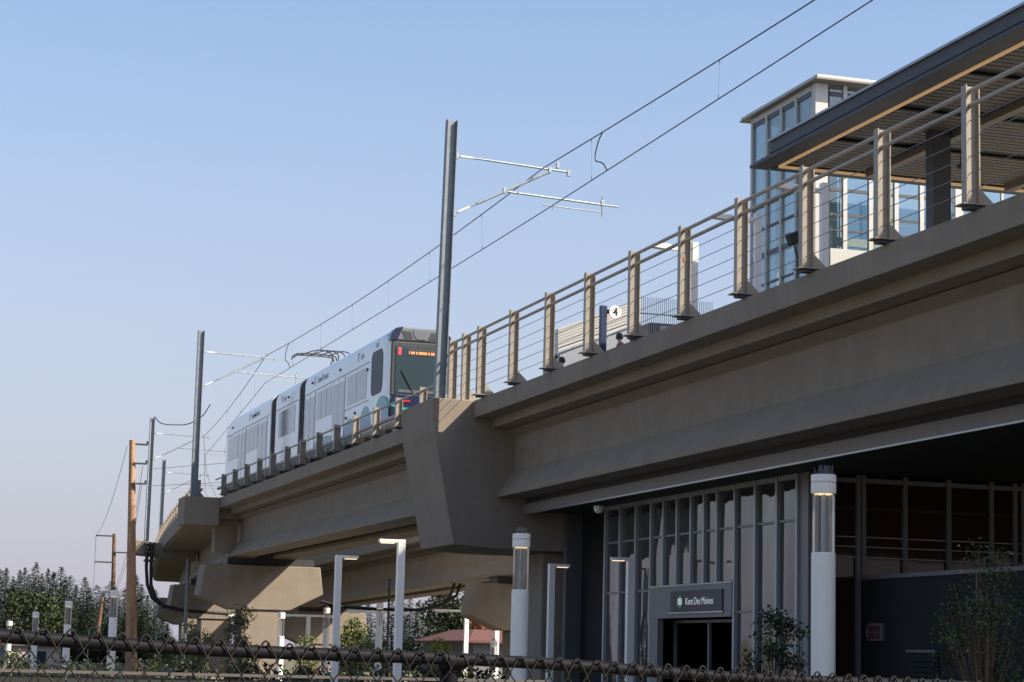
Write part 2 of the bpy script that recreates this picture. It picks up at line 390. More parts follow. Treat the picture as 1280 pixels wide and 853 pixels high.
gr = thing('guard_rail', 'low beige guard rail with H posts beside the train', 'railing', (18.3,88,PT))
pm2 = hpost(1.06, .25, .085, .3).mesh('post', M_fencepaint)
yg = [69.0+3.3*i for i in range(13)]
for y in yg:
    p = inst('post', pm2, gr, (0, y-88, PB-PT)); inst('base_plate', bpm, p, (0,0,0)); inst('grout_pad', shm, p, (0,0,0))
MB().tube([(18.28,66.5,PB+.93),(18.28,111,PB+.93)], .04, 10).build('handrail', M_railpaint, gr, smooth=True)
MB().tube([(18.42,66.5,PB+.47),(18.42,111,PB+.47)], .075, 10).build('mid_rail', M_fencepaint, gr, smooth=True)
cd = thing('conduit_run', 'fat grey conduits lying along the deck behind the low guard rail', 'conduit', (18.8,88,PT))
MB().tube([(18.75,68,PB+.36),(18.75,111,PB+.36)], .17, 12).build('conduit', M_galv, cd, smooth=True)
MB().tube([(18.95,68,PB+.02),(18.95,111,PB+.02)], .07, 8).build('conduit', M_dark, cd, smooth=True)
for i in range(13): MB().box(18.55,18.99,68.5+3.3*i,68.62+3.3*i,7.925,8.17).build('saddle', M_dark, cd)
# railing on the bend: one post mesh, inst along the curve
gc2 = thing('guard_rail', 'small sunlit guard rail following the curve beyond the second mast', 'railing', (17.3,112,PT))
for i in range(34):
    y = 113+3.1*i; x = 17.42+bend(y)
    p = inst('post', pm2, gc2, (x-17.3, y-112, PB-PT), -atan2(.085+.0006*(y-110),1)); inst('base_plate', bpm, p, (0,0,0))
pp = [(17.45+bend(112+3*i), 112+3*i, PB+.93) for i in range(36)]
MB().tube(pp, .04, 6).build('handrail', M_railpaint, gc2)
MB().tube([(x+.1,y,z-.46) for x,y,z in pp], .07, 6).build('mid_rail', M_fencepaint, gc2)

# ------------------------------------------------------------------ catenary masts
def make_mast(label, loc, rz=0, simple=False, regflip=False):
    t = thing('catenary_mast', label, 'mast', loc, 'catenary masts along the guideway')
    H = 8.85; m = MB(); o = (0,0,0)
    m.box(-.17,-.145,-.15,.15,.03,H); m.box(.145,.17,-.15,.15,.03,H); m.box(-.1445,.1445,-.012,.012,.03,H-.02)
    m.box(-.28,.28,-.25,.25,0,.03)
    m.build('pole', M_galvd, t, org=o)
    a = MB(); a.tube([(.22,0,7.72),(1.2,0,7.70)], .028, 8); a.tube([(1.2,0,7.70),(4.05,0,7.60)], .034, 8); a.build('top_tube', M_galv, t, org=o, smooth=True)
    b = MB(); b.tube([(.22,0,5.88),(.95,0,6.27)], .03, 8); b.tube([(.95,0,6.27),(3.35,0,7.55)], .045, 8); b.build('brace_tube', M_galv, t, org=o, smooth=True)
    r = MB(); r.tube([(1.85,0,6.76),(5.35,0,6.66)], .034, 8); r.tube([(5.2,0,6.95),(5.2,0,6.28)], .025, 6); r.tube([(5.4,0,6.66),(5.75,0,6.65)], .03, 6)
    r.build('registration_tube', M_galv, t, org=o, smooth=True)
    s = MB(); s.tube([(5.2,0,6.42),(3.15,0,6.46)], .018, 6); s.tube([(3.5,0,6.44),(3.5,0,6.32)], .018, 6); s.build('steady_arm', M_galv, t, org=o)
    for p in ((3.35,0,7.60),(3.62,0,7.78),(4.0,0,7.56),(1.85,0,6.78),(5.2,0,6.72),(.21,0,7.72),(.21,0,5.88)):
        MB().box(p[0]-.05,p[0]+.05,-.05,.05,p[2]-.09,p[2]+.09).build('clamp', M_galv, t, org=o, bevel=.01)
    ins = MB()
    for p, q in (((.35,0,7.72),(.75,0,7.71)), ((.34,0,5.945),(.72,0,6.145))): ins.tube([p,q], .038, 8)
    ins.build('insulator', M_insul, t, org=o, smooth=True)
    t.rotation_euler.z = rz
    return t
m1 = make_mast('tall grey H section mast nearest the camera, standing on the outrigger pier', (17.40,63.6,7.955))
m2 = dup(m1, (17.08,110.6,7.905), label='grey mast with bracket arms behind the rear of the train')
m3x = 17.0+bend(151)-1.0
m3 = dup(m1, (m3x,150,7.4), radians(-5), label='grey mast with cables clipped down it, beside the wooden utility pole')
m4 = dup(m1, (26.4,189,7.9), radians(-9), label='smallest far grey mast, seen just left of the second mast')
m1.rotation_euler.y = radians(.9); m1.scale = (1,1,1.022)
cl = MB(); cl.tube([(m3x-.12,149.8,8.0+8.0),(m3x-.12,149.8,7.0)], .05, 6); cl.build('cable_riser', M_galv, m3, org=(m3x,150,7.4))

# overhead line
def sag(p, q, s, n=14):
    p, q = Vector(p), Vector(q); return [p.lerp(q, i/n)-Vector((0,0,4*s*(i/n)*(1-i/n))) for i in range(n+1)]
MS = [(20.62,-2,15.5),(20.65,63.6,15.72),(20.6,110.6,15.64),(17.0+bend(151)+2.7,150,15.1),(30.3,189,15.5),(40,235,15.4)]
CT = [(20.3,-2,14.72),(20.7,63.6,14.30),(20.62,110.6,14.18),(17.0+bend(151)+2.8,150,13.7),(30.2,189,14.0),(40,235,14)]
ol = thing('overhead_line', 'messenger and contact wires with droppers over the near track', 'overhead wire', (20.65,63.6,14.3))
mp, cp = [], []
for i in range(len(MS)-1):
    mp += sag(MS[i], MS[i+1], [.35,.35,.3,.25,.3][i]); cp += sag(CT[i], CT[i+1], .03)
MB().tube(mp, .019, 5).build('messenger_wire', M_wire, ol); MB().tube(cp, .017, 5).build('contact_wire', M_wire, ol)
def lerp_path(P, y):
    for a, b in zip(P[:-1], P[1:]):
        if a.y <= y <= b.y and b.y > a.y: return a.lerp(b, (y-a.y)/(b.y-a.y))
    return P[0]
for y in [49.0, 58.9, 70.5, 77.5, 84, 90.5, 97, 103.5, 116, 124, 132]:
    a, b = lerp_path(mp, y), lerp_path(cp, y)
    d = MB().tube([a, b], .0028, 4); d.tube([a-Vector((0,0,.12)), a], .010, 4); d.tube([b, b+Vector((0,0,.12))], .010, 4)
    d.build('dropper', M_wire, ol)
for y in (57.9, 104.5):
    a, b = lerp_path(mp, y), lerp_path(cp, y-.4)
    pts = [a, a+Vector((-.05,.25,-.25)), a+Vector((-.08,.42,-.75)), b+Vector((-.04,.3,.28)), b]
    MB().tube(smooth_path(pts), .02, 6).build('jumper', M_blk, ol, smooth=True)
fe = thing('feeder_cable', 'looping black feeder cable hung from the third mast to the second', 'cable', (m3x,150,15))
MB().tube(smooth_path([(m3x+.1,149.8,16.3),(20.3,147.5,15.6),(20.75,143,15.08),(21.1,140,14.9),(21.3,136,15.0),(21.0,131,15.2)]), .035, 6).build('cable', M_blk, fe, smooth=True)
fw = thing('feeder_wire', 'thin grey wires running from the wooden pole behind the second mast', 'wire', (20,170,13))
for z, dz in ((12.6,.5),(11.4,.3)): MB().tube([(m3x+.2,150,z),(26,146,z+dz),(33,142,z+2*dz)], .014, 4).build('wire', M_wire, fw)

# black conduit drop beside the third pier
cb = thing('cable_bundle', 'thick black cables dropping from the third mast and sweeping under the guideway', 'cable', (m3x,149,6))
for k in (0, .32):
    MB().tube([(m3x-.1+k,148.6,7.3),(m3x-.1+k,148.6,5.6),(m3x+k*.8,148.4,4.4),(m3x+.35+k*.8,148.2,3.5),(m3x+1.1,148,2.95+.1*k),(m3x+2.5,148,2.7),(m3x+6.2,148.5,2.55)], .12, 8).build('cable', M_blk, cb, smooth=True)
for z in (6.0,6.6,7.2): MB().box(m3x-.27,m3x+.40,148.42,149.0,z,z+.16).build('cable_clamp', M_dark, cb, bevel=.02)
cb2 = thing('cable_bundle', 'black cables hanging under the second guideway beside the box lamps', 'cable', (28,112,2.5))
for k in (0, .35):
    MB().tube([(24.4,112,2.75),(25.6,112,2.5),(27.6,112,2.42),(29.9,112,2.45),(31.1,112,2.75+.05*k),(31.6+k,112,3.3),(31.8+k,112,3.95)], .09, 8).build('cable', M_blk, cb2, smooth=True)

# ------------------------------------------------------------------ train
F = 78.8; RE = 115.6; XC = 20.72
tn = thing('light_rail_train', 'white articulated light rail train with navy nose and teal wave pattern on the viaduct', 'train', (XC,96,8.45))
def section(hw, zt, zb=8.95, rr=.42):
    return [(-hw,zb),(-hw,zt-.55),(-hw+.05,zt-.32),(-hw+.2,zt-.12),(-hw+.5,zt-.02),(0,zt),(hw-.5,zt-.02),(hw-.2,zt-.12),(hw-.05,zt-.32),(hw,zt-.55),(hw,zb)]
def loft(secs, y_list):
    m = MB(); n = len(secs[0]); vs = []
    for sct, y in zip(secs, y_list): vs += [(XC+x, y, z) for x, z in sct]
    fs = [tuple(range(n)), tuple(range(len(secs)*n-1, (len(secs)-1)*n-1, -1))]
    for i in range(len(secs)-1):
        for k in range(n): fs.append((i*n+k, i*n+(k+1) % n, (i+1)*n+(k+1) % n, (i+1)*n+k))
    return m.add(vs, fs)
loft([section(1.16,12.50),section(1.25,12.58),section(1.30,12.62),section(1.30,12.62)], [F+.02,F+.25,F+.75,94.2]).build('front_body', M_train, tn, smooth=True)
loft([section(1.30,12.62)]*2, [95.5,101.0]).build('middle_body', M_train, tn, smooth=True)
loft([section(1.30,12.62),section(1.30,12.62),section(1.28,12.35),section(1.15,11.9)], [102.3,RE-2.2,RE-.5,RE]).build('rear_body', M_train, tn, smooth=True)
for y0, y1 in ((94.2,95.5),(101.0,102.3)):
    g = MB()
    for k in range(9):
        a = y0+(y1-y0)*k/9; g.prismy([(XC+x, z) for x, z in section(1.285 if k % 2 else 1.25, 12.60, 9.0)], a, a+(y1-y0)/9-.002)
    g.build('gangway_bellows', M_blk, tn)
# nose: navy fairing over grey roof lip, windscreen with dark mask
def face(x0,x1,z0,z1,y,d,name,m,par=tn,bev=0): return MB().box(XC+x0,XC+x1,y-d,y,z0,z1).build(name, m, par, bevel=bev)
nose = MB().prismy([(XC-1.17,9.05),(XC-1.17,9.75),(XC-1.0,10.0),(XC+1.0,10.0),(XC+1.17,9.75),(XC+1.17,9.05)], F-.16, F+.015).build('nose_panel', M_navy, tn, bevel=.06)
brow = MB().prismy([(XC-1.22,12.08),(XC-1.18,12.30),(XC-1.0,12.52),(XC-.7,12.60),(XC+.7,12.60),(XC+1.0,12.52),(XC+1.18,12.30),(XC+1.22,12.08)], F-.12, F+1.0).build('roof_brow', M_trainroof, tn, bevel=.05)
MB().prismy([(XC-1.235,12.06),(XC-1.20,12.34),(XC-1.01,12.56),(XC-.72,12.63),(XC-.95,12.09)], F-.14, F+.55).build('brow_corner', M_navy, tn, bevel=.02)
MB().prismy([(XC+1.235,12.06),(XC+1.20,12.34),(XC+1.01,12.56),(XC+.72,12.63),(XC+.95,12.09)], F-.14, F+.55).build('brow_corner', M_navy, tn, bevel=.02)
for x0, x1 in ((-.78,-.40),(.40,.78)):
    MB().prism([(XC+x0,F-.135,12.44),(XC+x1,F-.135,12.44),(XC+x1-(.06 if x0>0 else -.06),F-.135,12.16),(XC+x0+(.12 if x0<0 else -.12),F-.135,12.16)], (0,.03,0)).build('brow_vent', M_dark, brow)
MB().prism([(XC-.32,F-.14,12.52),(XC+.32,F-.14,12.52),(XC+.30,F-.14,12.3),(XC+.18,F-.14,12.14),(XC-.18,F-.14,12.14),(XC-.30,F-.14,12.3)], (0,.03,0)).build('brow_cover', M_trainroof, brow, bevel=.01)
mask = MB().prismy([(XC-1.16,9.90),(XC-1.16,12.05),(XC+1.16,12.05),(XC+1.16,9.90)], F-.08, F+.01).build('windscreen_mask', M_dark, tn, bevel=.05)
ws = MB().prismy([(XC-.98,10.02),(XC-1.0,11.86),(XC+1.0,11.86),(XC+.98,10.02)], F-.10, F-.081).build('windscreen', M_windshield, tn)
MB().box(XC-.5,XC+.85,F-.112,F-.101,11.52,11.80).build('destination_display', M_dark, ws)
led = MB(); x = -.46; random.seed(3)
while x < .78:
    wd = random.choice((.03,.05,.06)); led.box(XC+x,XC+x+wd,F-.118,F-.1125,11.57,11.66); x += wd+random.choice((.015,.02,.06))
led.build('destination_lettering', M_orange, ws)
MB().box(XC-.90,XC-.78,F-.118,F-.101,11.52,11.80).build('route_number_panel', M_redled, ws, bevel=.02)
MB().beam((XC-.75,F-.12,10.9),(XC-.25,F-.12,10.05),.03,.02).build('wiper', M_blk, ws)
MB().box(XC-.85,XC+.85,F-.112,F-.101,10.05,10.16).build('dashboard_edge', M_plaq, ws)
for sx in (-1, 1):
    h = MB().lathe((0,0,0), [(.01,.0),(.09,.0),(.09,.05),(.01,.05)], 14)
    h.v = [(XC+sx*.82+a, F-.175-c, 9.62+b) for a, b, c in h.v]; h.build('headlight', M_insul, tn)
    MB().box(XC+sx*.55-.16,XC+sx*.55+.16,F-.185,F-.161,9.68,9.75).build('tail_light', M_redlamp, tn)
MB().prism([(XC-1.15,F-.17,9.60),(XC-.6,F-.17,9.46),(XC+.6,F-.17,9.46),(XC+1.15,F-.17,9.60),(XC+1.15,F-.17,9.50),(XC+.6,F-.17,9.36),(XC-.6,F-.17,9.36),(XC-1.15,F-.17,9.50)], (0,.012,0)).build('wave_stripe', M_teal, tn)
cpl = MB().box(XC-.12,XC+.12,F-.55,F-.16,9.0,9.22); cpl.box(XC-.2,XC+.2,F-.62,F-.55,8.92,9.3); cpl.build('coupler', M_galv, tn, bevel=.02)
MB().box(XC-1.0,XC+1.0,F+.1,RE-.6,8.55,8.94).build('undercarriage', M_dark, tn)
# white cab pillar wrap + cab side window
XL = XC-1.30
def side_poly(name, yz, m, par=tn, d=.012, off=0.0):
    return MB().prism([(XL-d-off, y, z) for y, z in yz], (d+off, 0, 0)).build(name, m, par)
def rrect(y0, y1, z0, z1, r, n=5):
    o = []
    for cy_, cz_, a0 in ((y1-r,z1-r,0),(y0+r,z1-r,90),(y0+r,z0+r,180),(y1-r,z0+r,270)):
        for k in range(n+1): a = radians(a0+90*k/n); o.append((cy_+r*cos(a), cz_+r*sin(a)))
    return o
side_poly('cab_window', rrect(79.5,81.35,10.12,11.88,.34), M_cabglass)
def windows(y0, y1, n, z0=10.18, z1=11.42):
    wd = (y1-y0)/n
    for k in range(n): side_poly('side_window', rrect(y0+k*wd+.03, y0+(k+1)*wd-.03, z0, z1, .05, 2), M_trainglass)
def door(y0, y1):
    d = MB().prism([(XL-.012,y0,9.0),(XL-.012,y1,9.0),(XL-.012,y1,11.50),(XL-.012,y0,11.50)], (.012,0,0)).build('door', M_train, tn)
    mid = (y0+y1)/2
    for a, b in ((y0+.12,mid-.14),(mid+.14,y1-.12)): MB().prism([(XL-.018,p,q) for p, q in rrect(a,b,9.5,11.35,.1,3)], (.0055,0,0)).build('door_glass', M_trainglass, d)
    s_ = MB()
    for yy in (y0, mid, y1): s_.box(XL-.020,XL-.0125,yy-.012,yy+.012,9.0,11.5)
    s_.build('door_seal', M_grey, d)
windows(82.1,85.6,2); door(86.0,88.2); windows(88.5,91.6,3); door(91.9,94.0)
windows(96.3,100.3,2)
door(103.2,105.4); windows(105.7,108.8,3); door(109.0,111.0); windows(111.3,114.3,1)
for y0, y1 in ((81.7,94.1),(95.7,100.9),(102.5,115)):
    MB().box(XL-.008,XL,y0,y1,11.555,11.60).build('waist_line', M_grey, tn)
MB().box(XL-.008,XL,81.7,86,10.02,10.06).build('waist_line', M_grey, tn)
for y, z in ((82.0,11.3),(87.0,11.9),(92.6,12.0),(84.0,9.75),(85.6,9.7),(98,11.95),(106.5,11.95),(113.2,11.95)): MB().box(XL-.05,XL,y-.08,y+.08,z-.05,z+.05).build('side_camera', M_dark, tn, bevel=.01)
# wave film on the lower side near the cab
def arc(yc, z0, ry, rz, n=12): return [(yc-ry, z0)]+[(yc-ry*cos(pi*k/n), z0+rz*sin(pi*k/n)) for k in range(1,n)]+[(yc+ry, z0)]
side_poly('wave_film', arc(79.55,9.0,1.15,.98), M_teal, d=.004); side_poly('wave_film', arc(79.45,9.0,1.0,.68), M_blue2, d=.007)
side_poly('wave_film', arc(82.2,9.0,1.0,.85), M_teal, d=.005); side_poly('wave_film', arc(85.0,9.0,1.1,.62), M_teal, d=.0045); side_poly('wave_film', arc(83.6,9.0,2.4,.42), M_blue2, d=.008)
side_poly('wave_film', arc(90.0,9.0,2.3,.33), M_teal, d=.0065)
for y, s_, tx in ((83.3,.36,'Link'),(91.6,.42,'SoundTransit'),(99.2,.36,'Link'),(107.6,.42,'SoundTransit')):
    text_part('side_lettering', tx, s_, M_grey, tn, (XL-.004,y,11.86), (0,-1,0), (0,0,1), .003)
for y in (83.6,92.0,99.5,108.0):
    MB().prism([(XL-.006,y+.02,11.82),(XL-.006,y+.14,11.82),(XL-.006,y+.22,12.12),(XL-.006,y+.02,12.22)], (.006,0,0)).build('side_emblem', M_grey, tn)
text_part('side_lettering', '1301', .3, M_grey, tn, (XL-.004,80.8,12.0), (0,-1,0), (0,0,1), .003).name = 'car_number'
# roof equipment and pantograph
MB().box(XC-.8,XC+.8,82,92.5,12.60,12.66).build('roof_equipment', M_trainroof, tn)
pan = MB(); pz = 12.7
pan.box(XC-.6,XC+.6,93.4,94.8,12.63,12.78)
for sx in (-.6,-.2,.2,.6):
    pan.tube(smooth_path([(XC+sx*.5,94.2,12.75),(XC+sx*.7,92.7,13.30),(XC+sx*.9,95.0,13.86),(XC+sx*1.1,98.5,14.10)]), .026, 6)
for yy in (98.4, 99.0): pan.tube(smooth_path([(XC-1.05,yy,13.9),(XC-.8,yy,14.12),(XC+.8,yy,14.12),(XC+1.05,yy,13.9)]), .035, 6)
pan.build('pantograph', M_blk, tn)

# ------------------------------------------------------------------ platform canopy
cn = thing('platform_canopy', 'dark flat platform canopy with warm light strip round its slatted soffit', 'canopy', (26,40,8.8))
CY = 56.7; CX1 = 35.0; Y0 = 13.0  # canopy, elevator tower and glass screen coordinates are scaled up about the camera
MB().prismy([(24.88,14.61),(24.88,14.69),(25.11,14.86),(CX1,14.86),(CX1,14.83),(25.56,14.83),(25.49,14.61)], Y0, CY).build('lower_fascia', M_canopy, cn, bevel=.006)
MB().prismy([(25.08,14.863),(25.08,15.03),(25.12,15.04),(25.12,15.22),(CX1,15.22),(CX1,14.863)], Y0, CY-.95).build('upper_fascia', M_canopy, cn, bevel=.006)
MB().prismy([(25.05,15.222),(25.05,15.29),(CX1+.05,15.29),(CX1+.05,15.222)], Y0, CY-.9).build('roof_flashing', M_canopyt, cn)
MB().box(25.565,CX1,CY-.5,CY,14.615,14.828).build('end_fascia', M_canopy, cn)
MB().box(25.59,25.63,Y0,CY-.51,14.58,14.66).build('light_strip', M_strip, cn)
MB().box(25.65,CX1-.1,CY-.55,CY-.51,14.58,14.66).build('light_strip', M_strip, cn)
sl = MB(); y = CY-.68; i = 0
while y > Y0:
    i += 1
    if i % 12 not in (0, 11): sl.box(25.66,CX1-.1,y-.24,y,14.69,14.74)
    y -= .31
sl.build('soffit_slats', M_slat, cn)
MB().box(25.65,CX1-.1,Y0,CY-.6,14.79,14.826).build('soffit_backing', M_blk, cn)
MB().box(28.3,28.58,Y0,CY-.8,14.48,14.70).build('beam', M_beam, cn); MB().box(33,33.28,Y0,CY-.8,14.48,14.70).build('beam', M_beam, cn)
for y in (50.7, 35.6, 20.3):
    MB().box(27.74,28.28,y,y+.47,8.8,14.7).build('column', M_canopy, cn, bevel=.02)
    MB().box(32.8,33.2,y,y+.47,8.8,14.475).build('column', M_canopy, cn, bevel=.02)
dc = MB(); dc.tube([(30.05,53.3,14.7),(30.05,53.3,14.5)], .022, 6); dc.lathe((30.05,53.3,14.33), [(.02,0),(.11,.03),(.13,.11),(.05,.17)], 12); dc.build('dome_camera', M_dark, cn)

# ------------------------------------------------------------------ elevator tower
tw = thing('elevator_tower', 'glazed elevator tower with flat overhanging roof rising behind the canopy', 'elevator tower', (30.5,61.8,8.8))
TX0, TX1, TY0, TY1, TZ = 28.25, 33.45, 59.2, 64.2, 18.25
MB().prism([(TX0-.22,TY0-.48,TZ),(TX1+.45,TY0-.48,TZ),(TX1+.45,TY1+.55,TZ),(TX0-.22,TY1+.55,TZ)], (0,0,.04)).build('soffit', M_beam, tw)
MB().prism([(TX0-.19,TY0-.45,TZ+.043),(TX1+.42,TY0-.45,TZ+.043),(TX1+.42,TY1+.52,TZ+.043),(TX0-.19,TY1+.52,TZ+.043)], (0,0,.12)).build('roof', M_tower, tw, bevel=.03)
ZB = 8.8
for y in (TY0+1.45, TY0+2.6, TY0+3.75, TY1-.06):
    MB().box(TX0-.04,TX0+.10,y-.07,y+.07,ZB,TZ-.002).build('side_mullion', M_tower, tw)
MB().box(TX0-.03,TX0+.09,TY0+.32,TY1-.14,18.06,TZ-.003).build('side_mullion', M_tower, tw)
for z, h in ((17.99,.06),(15.1,.06),(13.4,.07),(11.7,.07),(14.3,.03),(12.4,.03)):
    MB().box(TX0-.01,TX0+.06,TY0+.34,TY1-.14,z-h,z+h).build('side_transom', M_towerd, tw)
MB().box(TX0+.02,TX0+.04,TY0+.34,TY1-.14,ZB,TZ-.01).build('side_glazing', M_towerg, tw)
MB().box(TX0-.05,TX0+.40,TY0-.03,TY0+.26,ZB,TZ-.004).build('corner_column', M_tower, tw, bevel=.02)
for x in (29.25, 30.15, 31.05, 31.95, 32.9):
    MB().box(x-.07,x+.07,TY0-.04,TY0+.09,ZB,TZ-.003).build('front_mullion', M_tower, tw)
for z, h in ((14.85,.05),(17.95,.07),(14.05,.04),(13.55,.03)):
    MB().box(TX0+.48,TX1-.3,TY0-.01,TY0+.05,z-h,z+h).build('front_transom', M_towerd, tw)
MB().box(TX0+.48,TX1-.3,TY0+.02,TY0+.035,ZB,TZ-.01).build('front_glazing', M_towerg, tw)
MB().box(TX0+.48,30.9,TY0-.06,TY0-.012,11.3,12.95).build('spandrel_panel', M_tower, tw)
MB().box(TX1-.28,TX1,TY0,TY0+.25,ZB,TZ-.005).build('corner_column', M_tower, tw)
MB().box(TX1-.28,TX1,TY1-.25,TY1-.03,ZB,TZ-.005).build('corner_column', M_tower, tw)
for x in (29.8, 31.9): MB().box(x,x+.36,61.6,61.85,ZB,17.9).build('lift_post', M_tower, tw)
for z in (13.6, 16.5): MB().box(30.17,31.89,61.65,61.78,z,z+.28).build('lift_beam', M_tower, tw)
MB().box(29.8,32.2,61.9,63.2,11.9,12.3).build('lift_car_roof', M_tower, tw)
MB().box(28.75,28.93,TY1-1.0,TY1-.83,ZB,17.6).build('lift_guide', M_insul, tw)
for x in (29.3, 30.4, 31.6, 32.7): MB().box(x-.06,x+.06,TY1-.02,TY1+.08,ZB,TZ-.006).build('rear_mullion', M_tower, tw)
MB().box(TX0+.1,TX1-.3,TY1+.02,TY1+.035,ZB,TZ-.01).build('rear_glazing', M_towerg, tw)
# glazed screen further along under the canopy
gs = thing('glass_screen', 'glazed stair screen standing behind the dark canopy column', 'screen', (35,61,8.8))
for k in range(5): MB().box(33.9+k*1.0,33.98+k*1.0,61.0,61.1,8.8,16.5).build('screen_mullion', M_tower, gs)
for z in (13.6,15.0,16.5): MB().box(33.9,38.0,60.9,60.995,z,z+.08).build('screen_transom', M_tower, gs)
MB().box(33.98,37.9,61.04,61.055,8.8,16.5).build('glazing', M_towerg, gs)

# ------------------------------------------------------------------ things on the platform
pls = thing('platform_lamp', 'white platform lamp left of the elevator tower with its arm to the left', 'lamp', (24.0,58.8,8.8), 'white platform lamps')
MB().box(23.90,24.10,58.7,58.9,8.8,12.66).build('pole', M_white, pls, org=(24.0,58.8,8.8), bevel=.02)
a_ = MB(); a_.box(23.16,23.9,58.74,58.86,12.38,12.50); a_.build('arm', M_white, pls, org=(24.0,58.8,8.8))
b_ = MB(); b_.prismy([(22.62,12.40),(22.62,12.52),(23.2,12.54),(23.2,12.36)], 58.68, 58.92); b_.build('lamp_head', M_white, pls, org=(24.0,58.8,8.8), bevel=.02)
dup(pls, (24.0,54.1,8.8), label='white platform lamp directly at the elevator tower corner, mostly hidden by a fence post')
dup(pls, (24.05,49.9,8.8), label='white platform lamp in front of the elevator glazing, under the canopy tip')
sg = thing('platform_sign', 'blue post with a round white sign reading 4', 'sign', (25.1,70,8.8))
MB().box(24.98,25.22,69.9,70.1,8.8,12.5).build('post', M_signblue, sg, bevel=.02)
h = MB().lathe((0,0,0), [(.01,0),(.23,0),(.23,.03),(.01,.03)], 28); h.v = [(25.50+a, 69.85-c, 12.28+b) for a, b, c in h.v]
disc = h.build('disc', M_white, sg)
MB().box(25.22,25.4,69.89,69.93,12.2,12.36).build('bracket', M_signblue, sg)
text_part('number', '4', .40, M_blk, sg, (25.50,69.815,12.14), (1,0,0), (0,0,1), .003, 'CENTER', .008)
for (x,y,z,lb) in ((23.9,51.4,11.45,'black loudspeaker on a bracket in front of the tower glazing'),(23.7,54.4,11.1,'black loudspeaker peeking out left of a fence post')):
    t = thing('loudspeaker', lb, 'loudspeaker', (x,y,8.8), 'black platform loudspeakers')
    MB().prism([(x-.18,y,z+.12),(x+.12,y,z+.2),(x+.18,y,z-.1),(x-.05,y,z-.22)], (0,.3,0)).build('horn', M_blk, t, bevel=.03)
    MB().tube([(x+.05,y+.2,z),(x+.2,y+.25,z-.5),(x+.2,y+.25,8.8)], .03, 6).build('bracket', M_dark, t)
# stair enclosure with louvred cladding, and picket screen
st = thing('stair_enclosure', 'pale louvred stair enclosure rising to the right behind the number sign', 'stair enclosure', (26,72,8.8))
for k in range(7):
    z0 = 11.18+.105*k
    MB().prism([(24.1,72,z0),(27.3,72,z0+1.31),(27.3,72,z0+1.31+.088),(24.1,72,z0+.088)], (0,.05,0)).build('louvre_slat', M_louv, st)
MB().prism([(24.15,72.06,8.8),(27.3,72.06,8.8),(27.3,72.06,13.2),(24.15,72.06,11.9)], (0,1.8,0)).build('wall', M_tower, st)
MB().prism([(24.1,71.98,10.98),(27.3,71.98,12.29),(27.3,71.98,12.37),(24.1,71.98,11.06)], (0,.06,0)).build('handrail', M_galv, st)
MB().prism([(24.18,72.0,8.8),(27.3,72.0,8.8),(27.3,72.0,12.24),(24.18,72.0,10.94)], (0,.05,0)).build('lower_panel', M_canopyt, st)
pk = thing('picket_screen', 'fine metal picket screen beside the stair enclosure', 'screen', (27,68,8.8))
q = MB()
for k in range(37): q.box(25.6+.078*k,25.616+.078*k,67.9,67.925,9.0,12.55)
q.box(25.45,28.4,67.93,67.955,11.95,11.99); q.box(25.45,28.4,67.93,67.955,9.0,9.05); q.build('pickets', M_louv, pk)
MB().box(26.5,28.3,69.0,71,8.8,11.85).build('kiosk', M_dark, pk); MB().box(26.9,28.0,68.97,68.998,11.4,11.75).build('kiosk_screen', M_louv, pk)

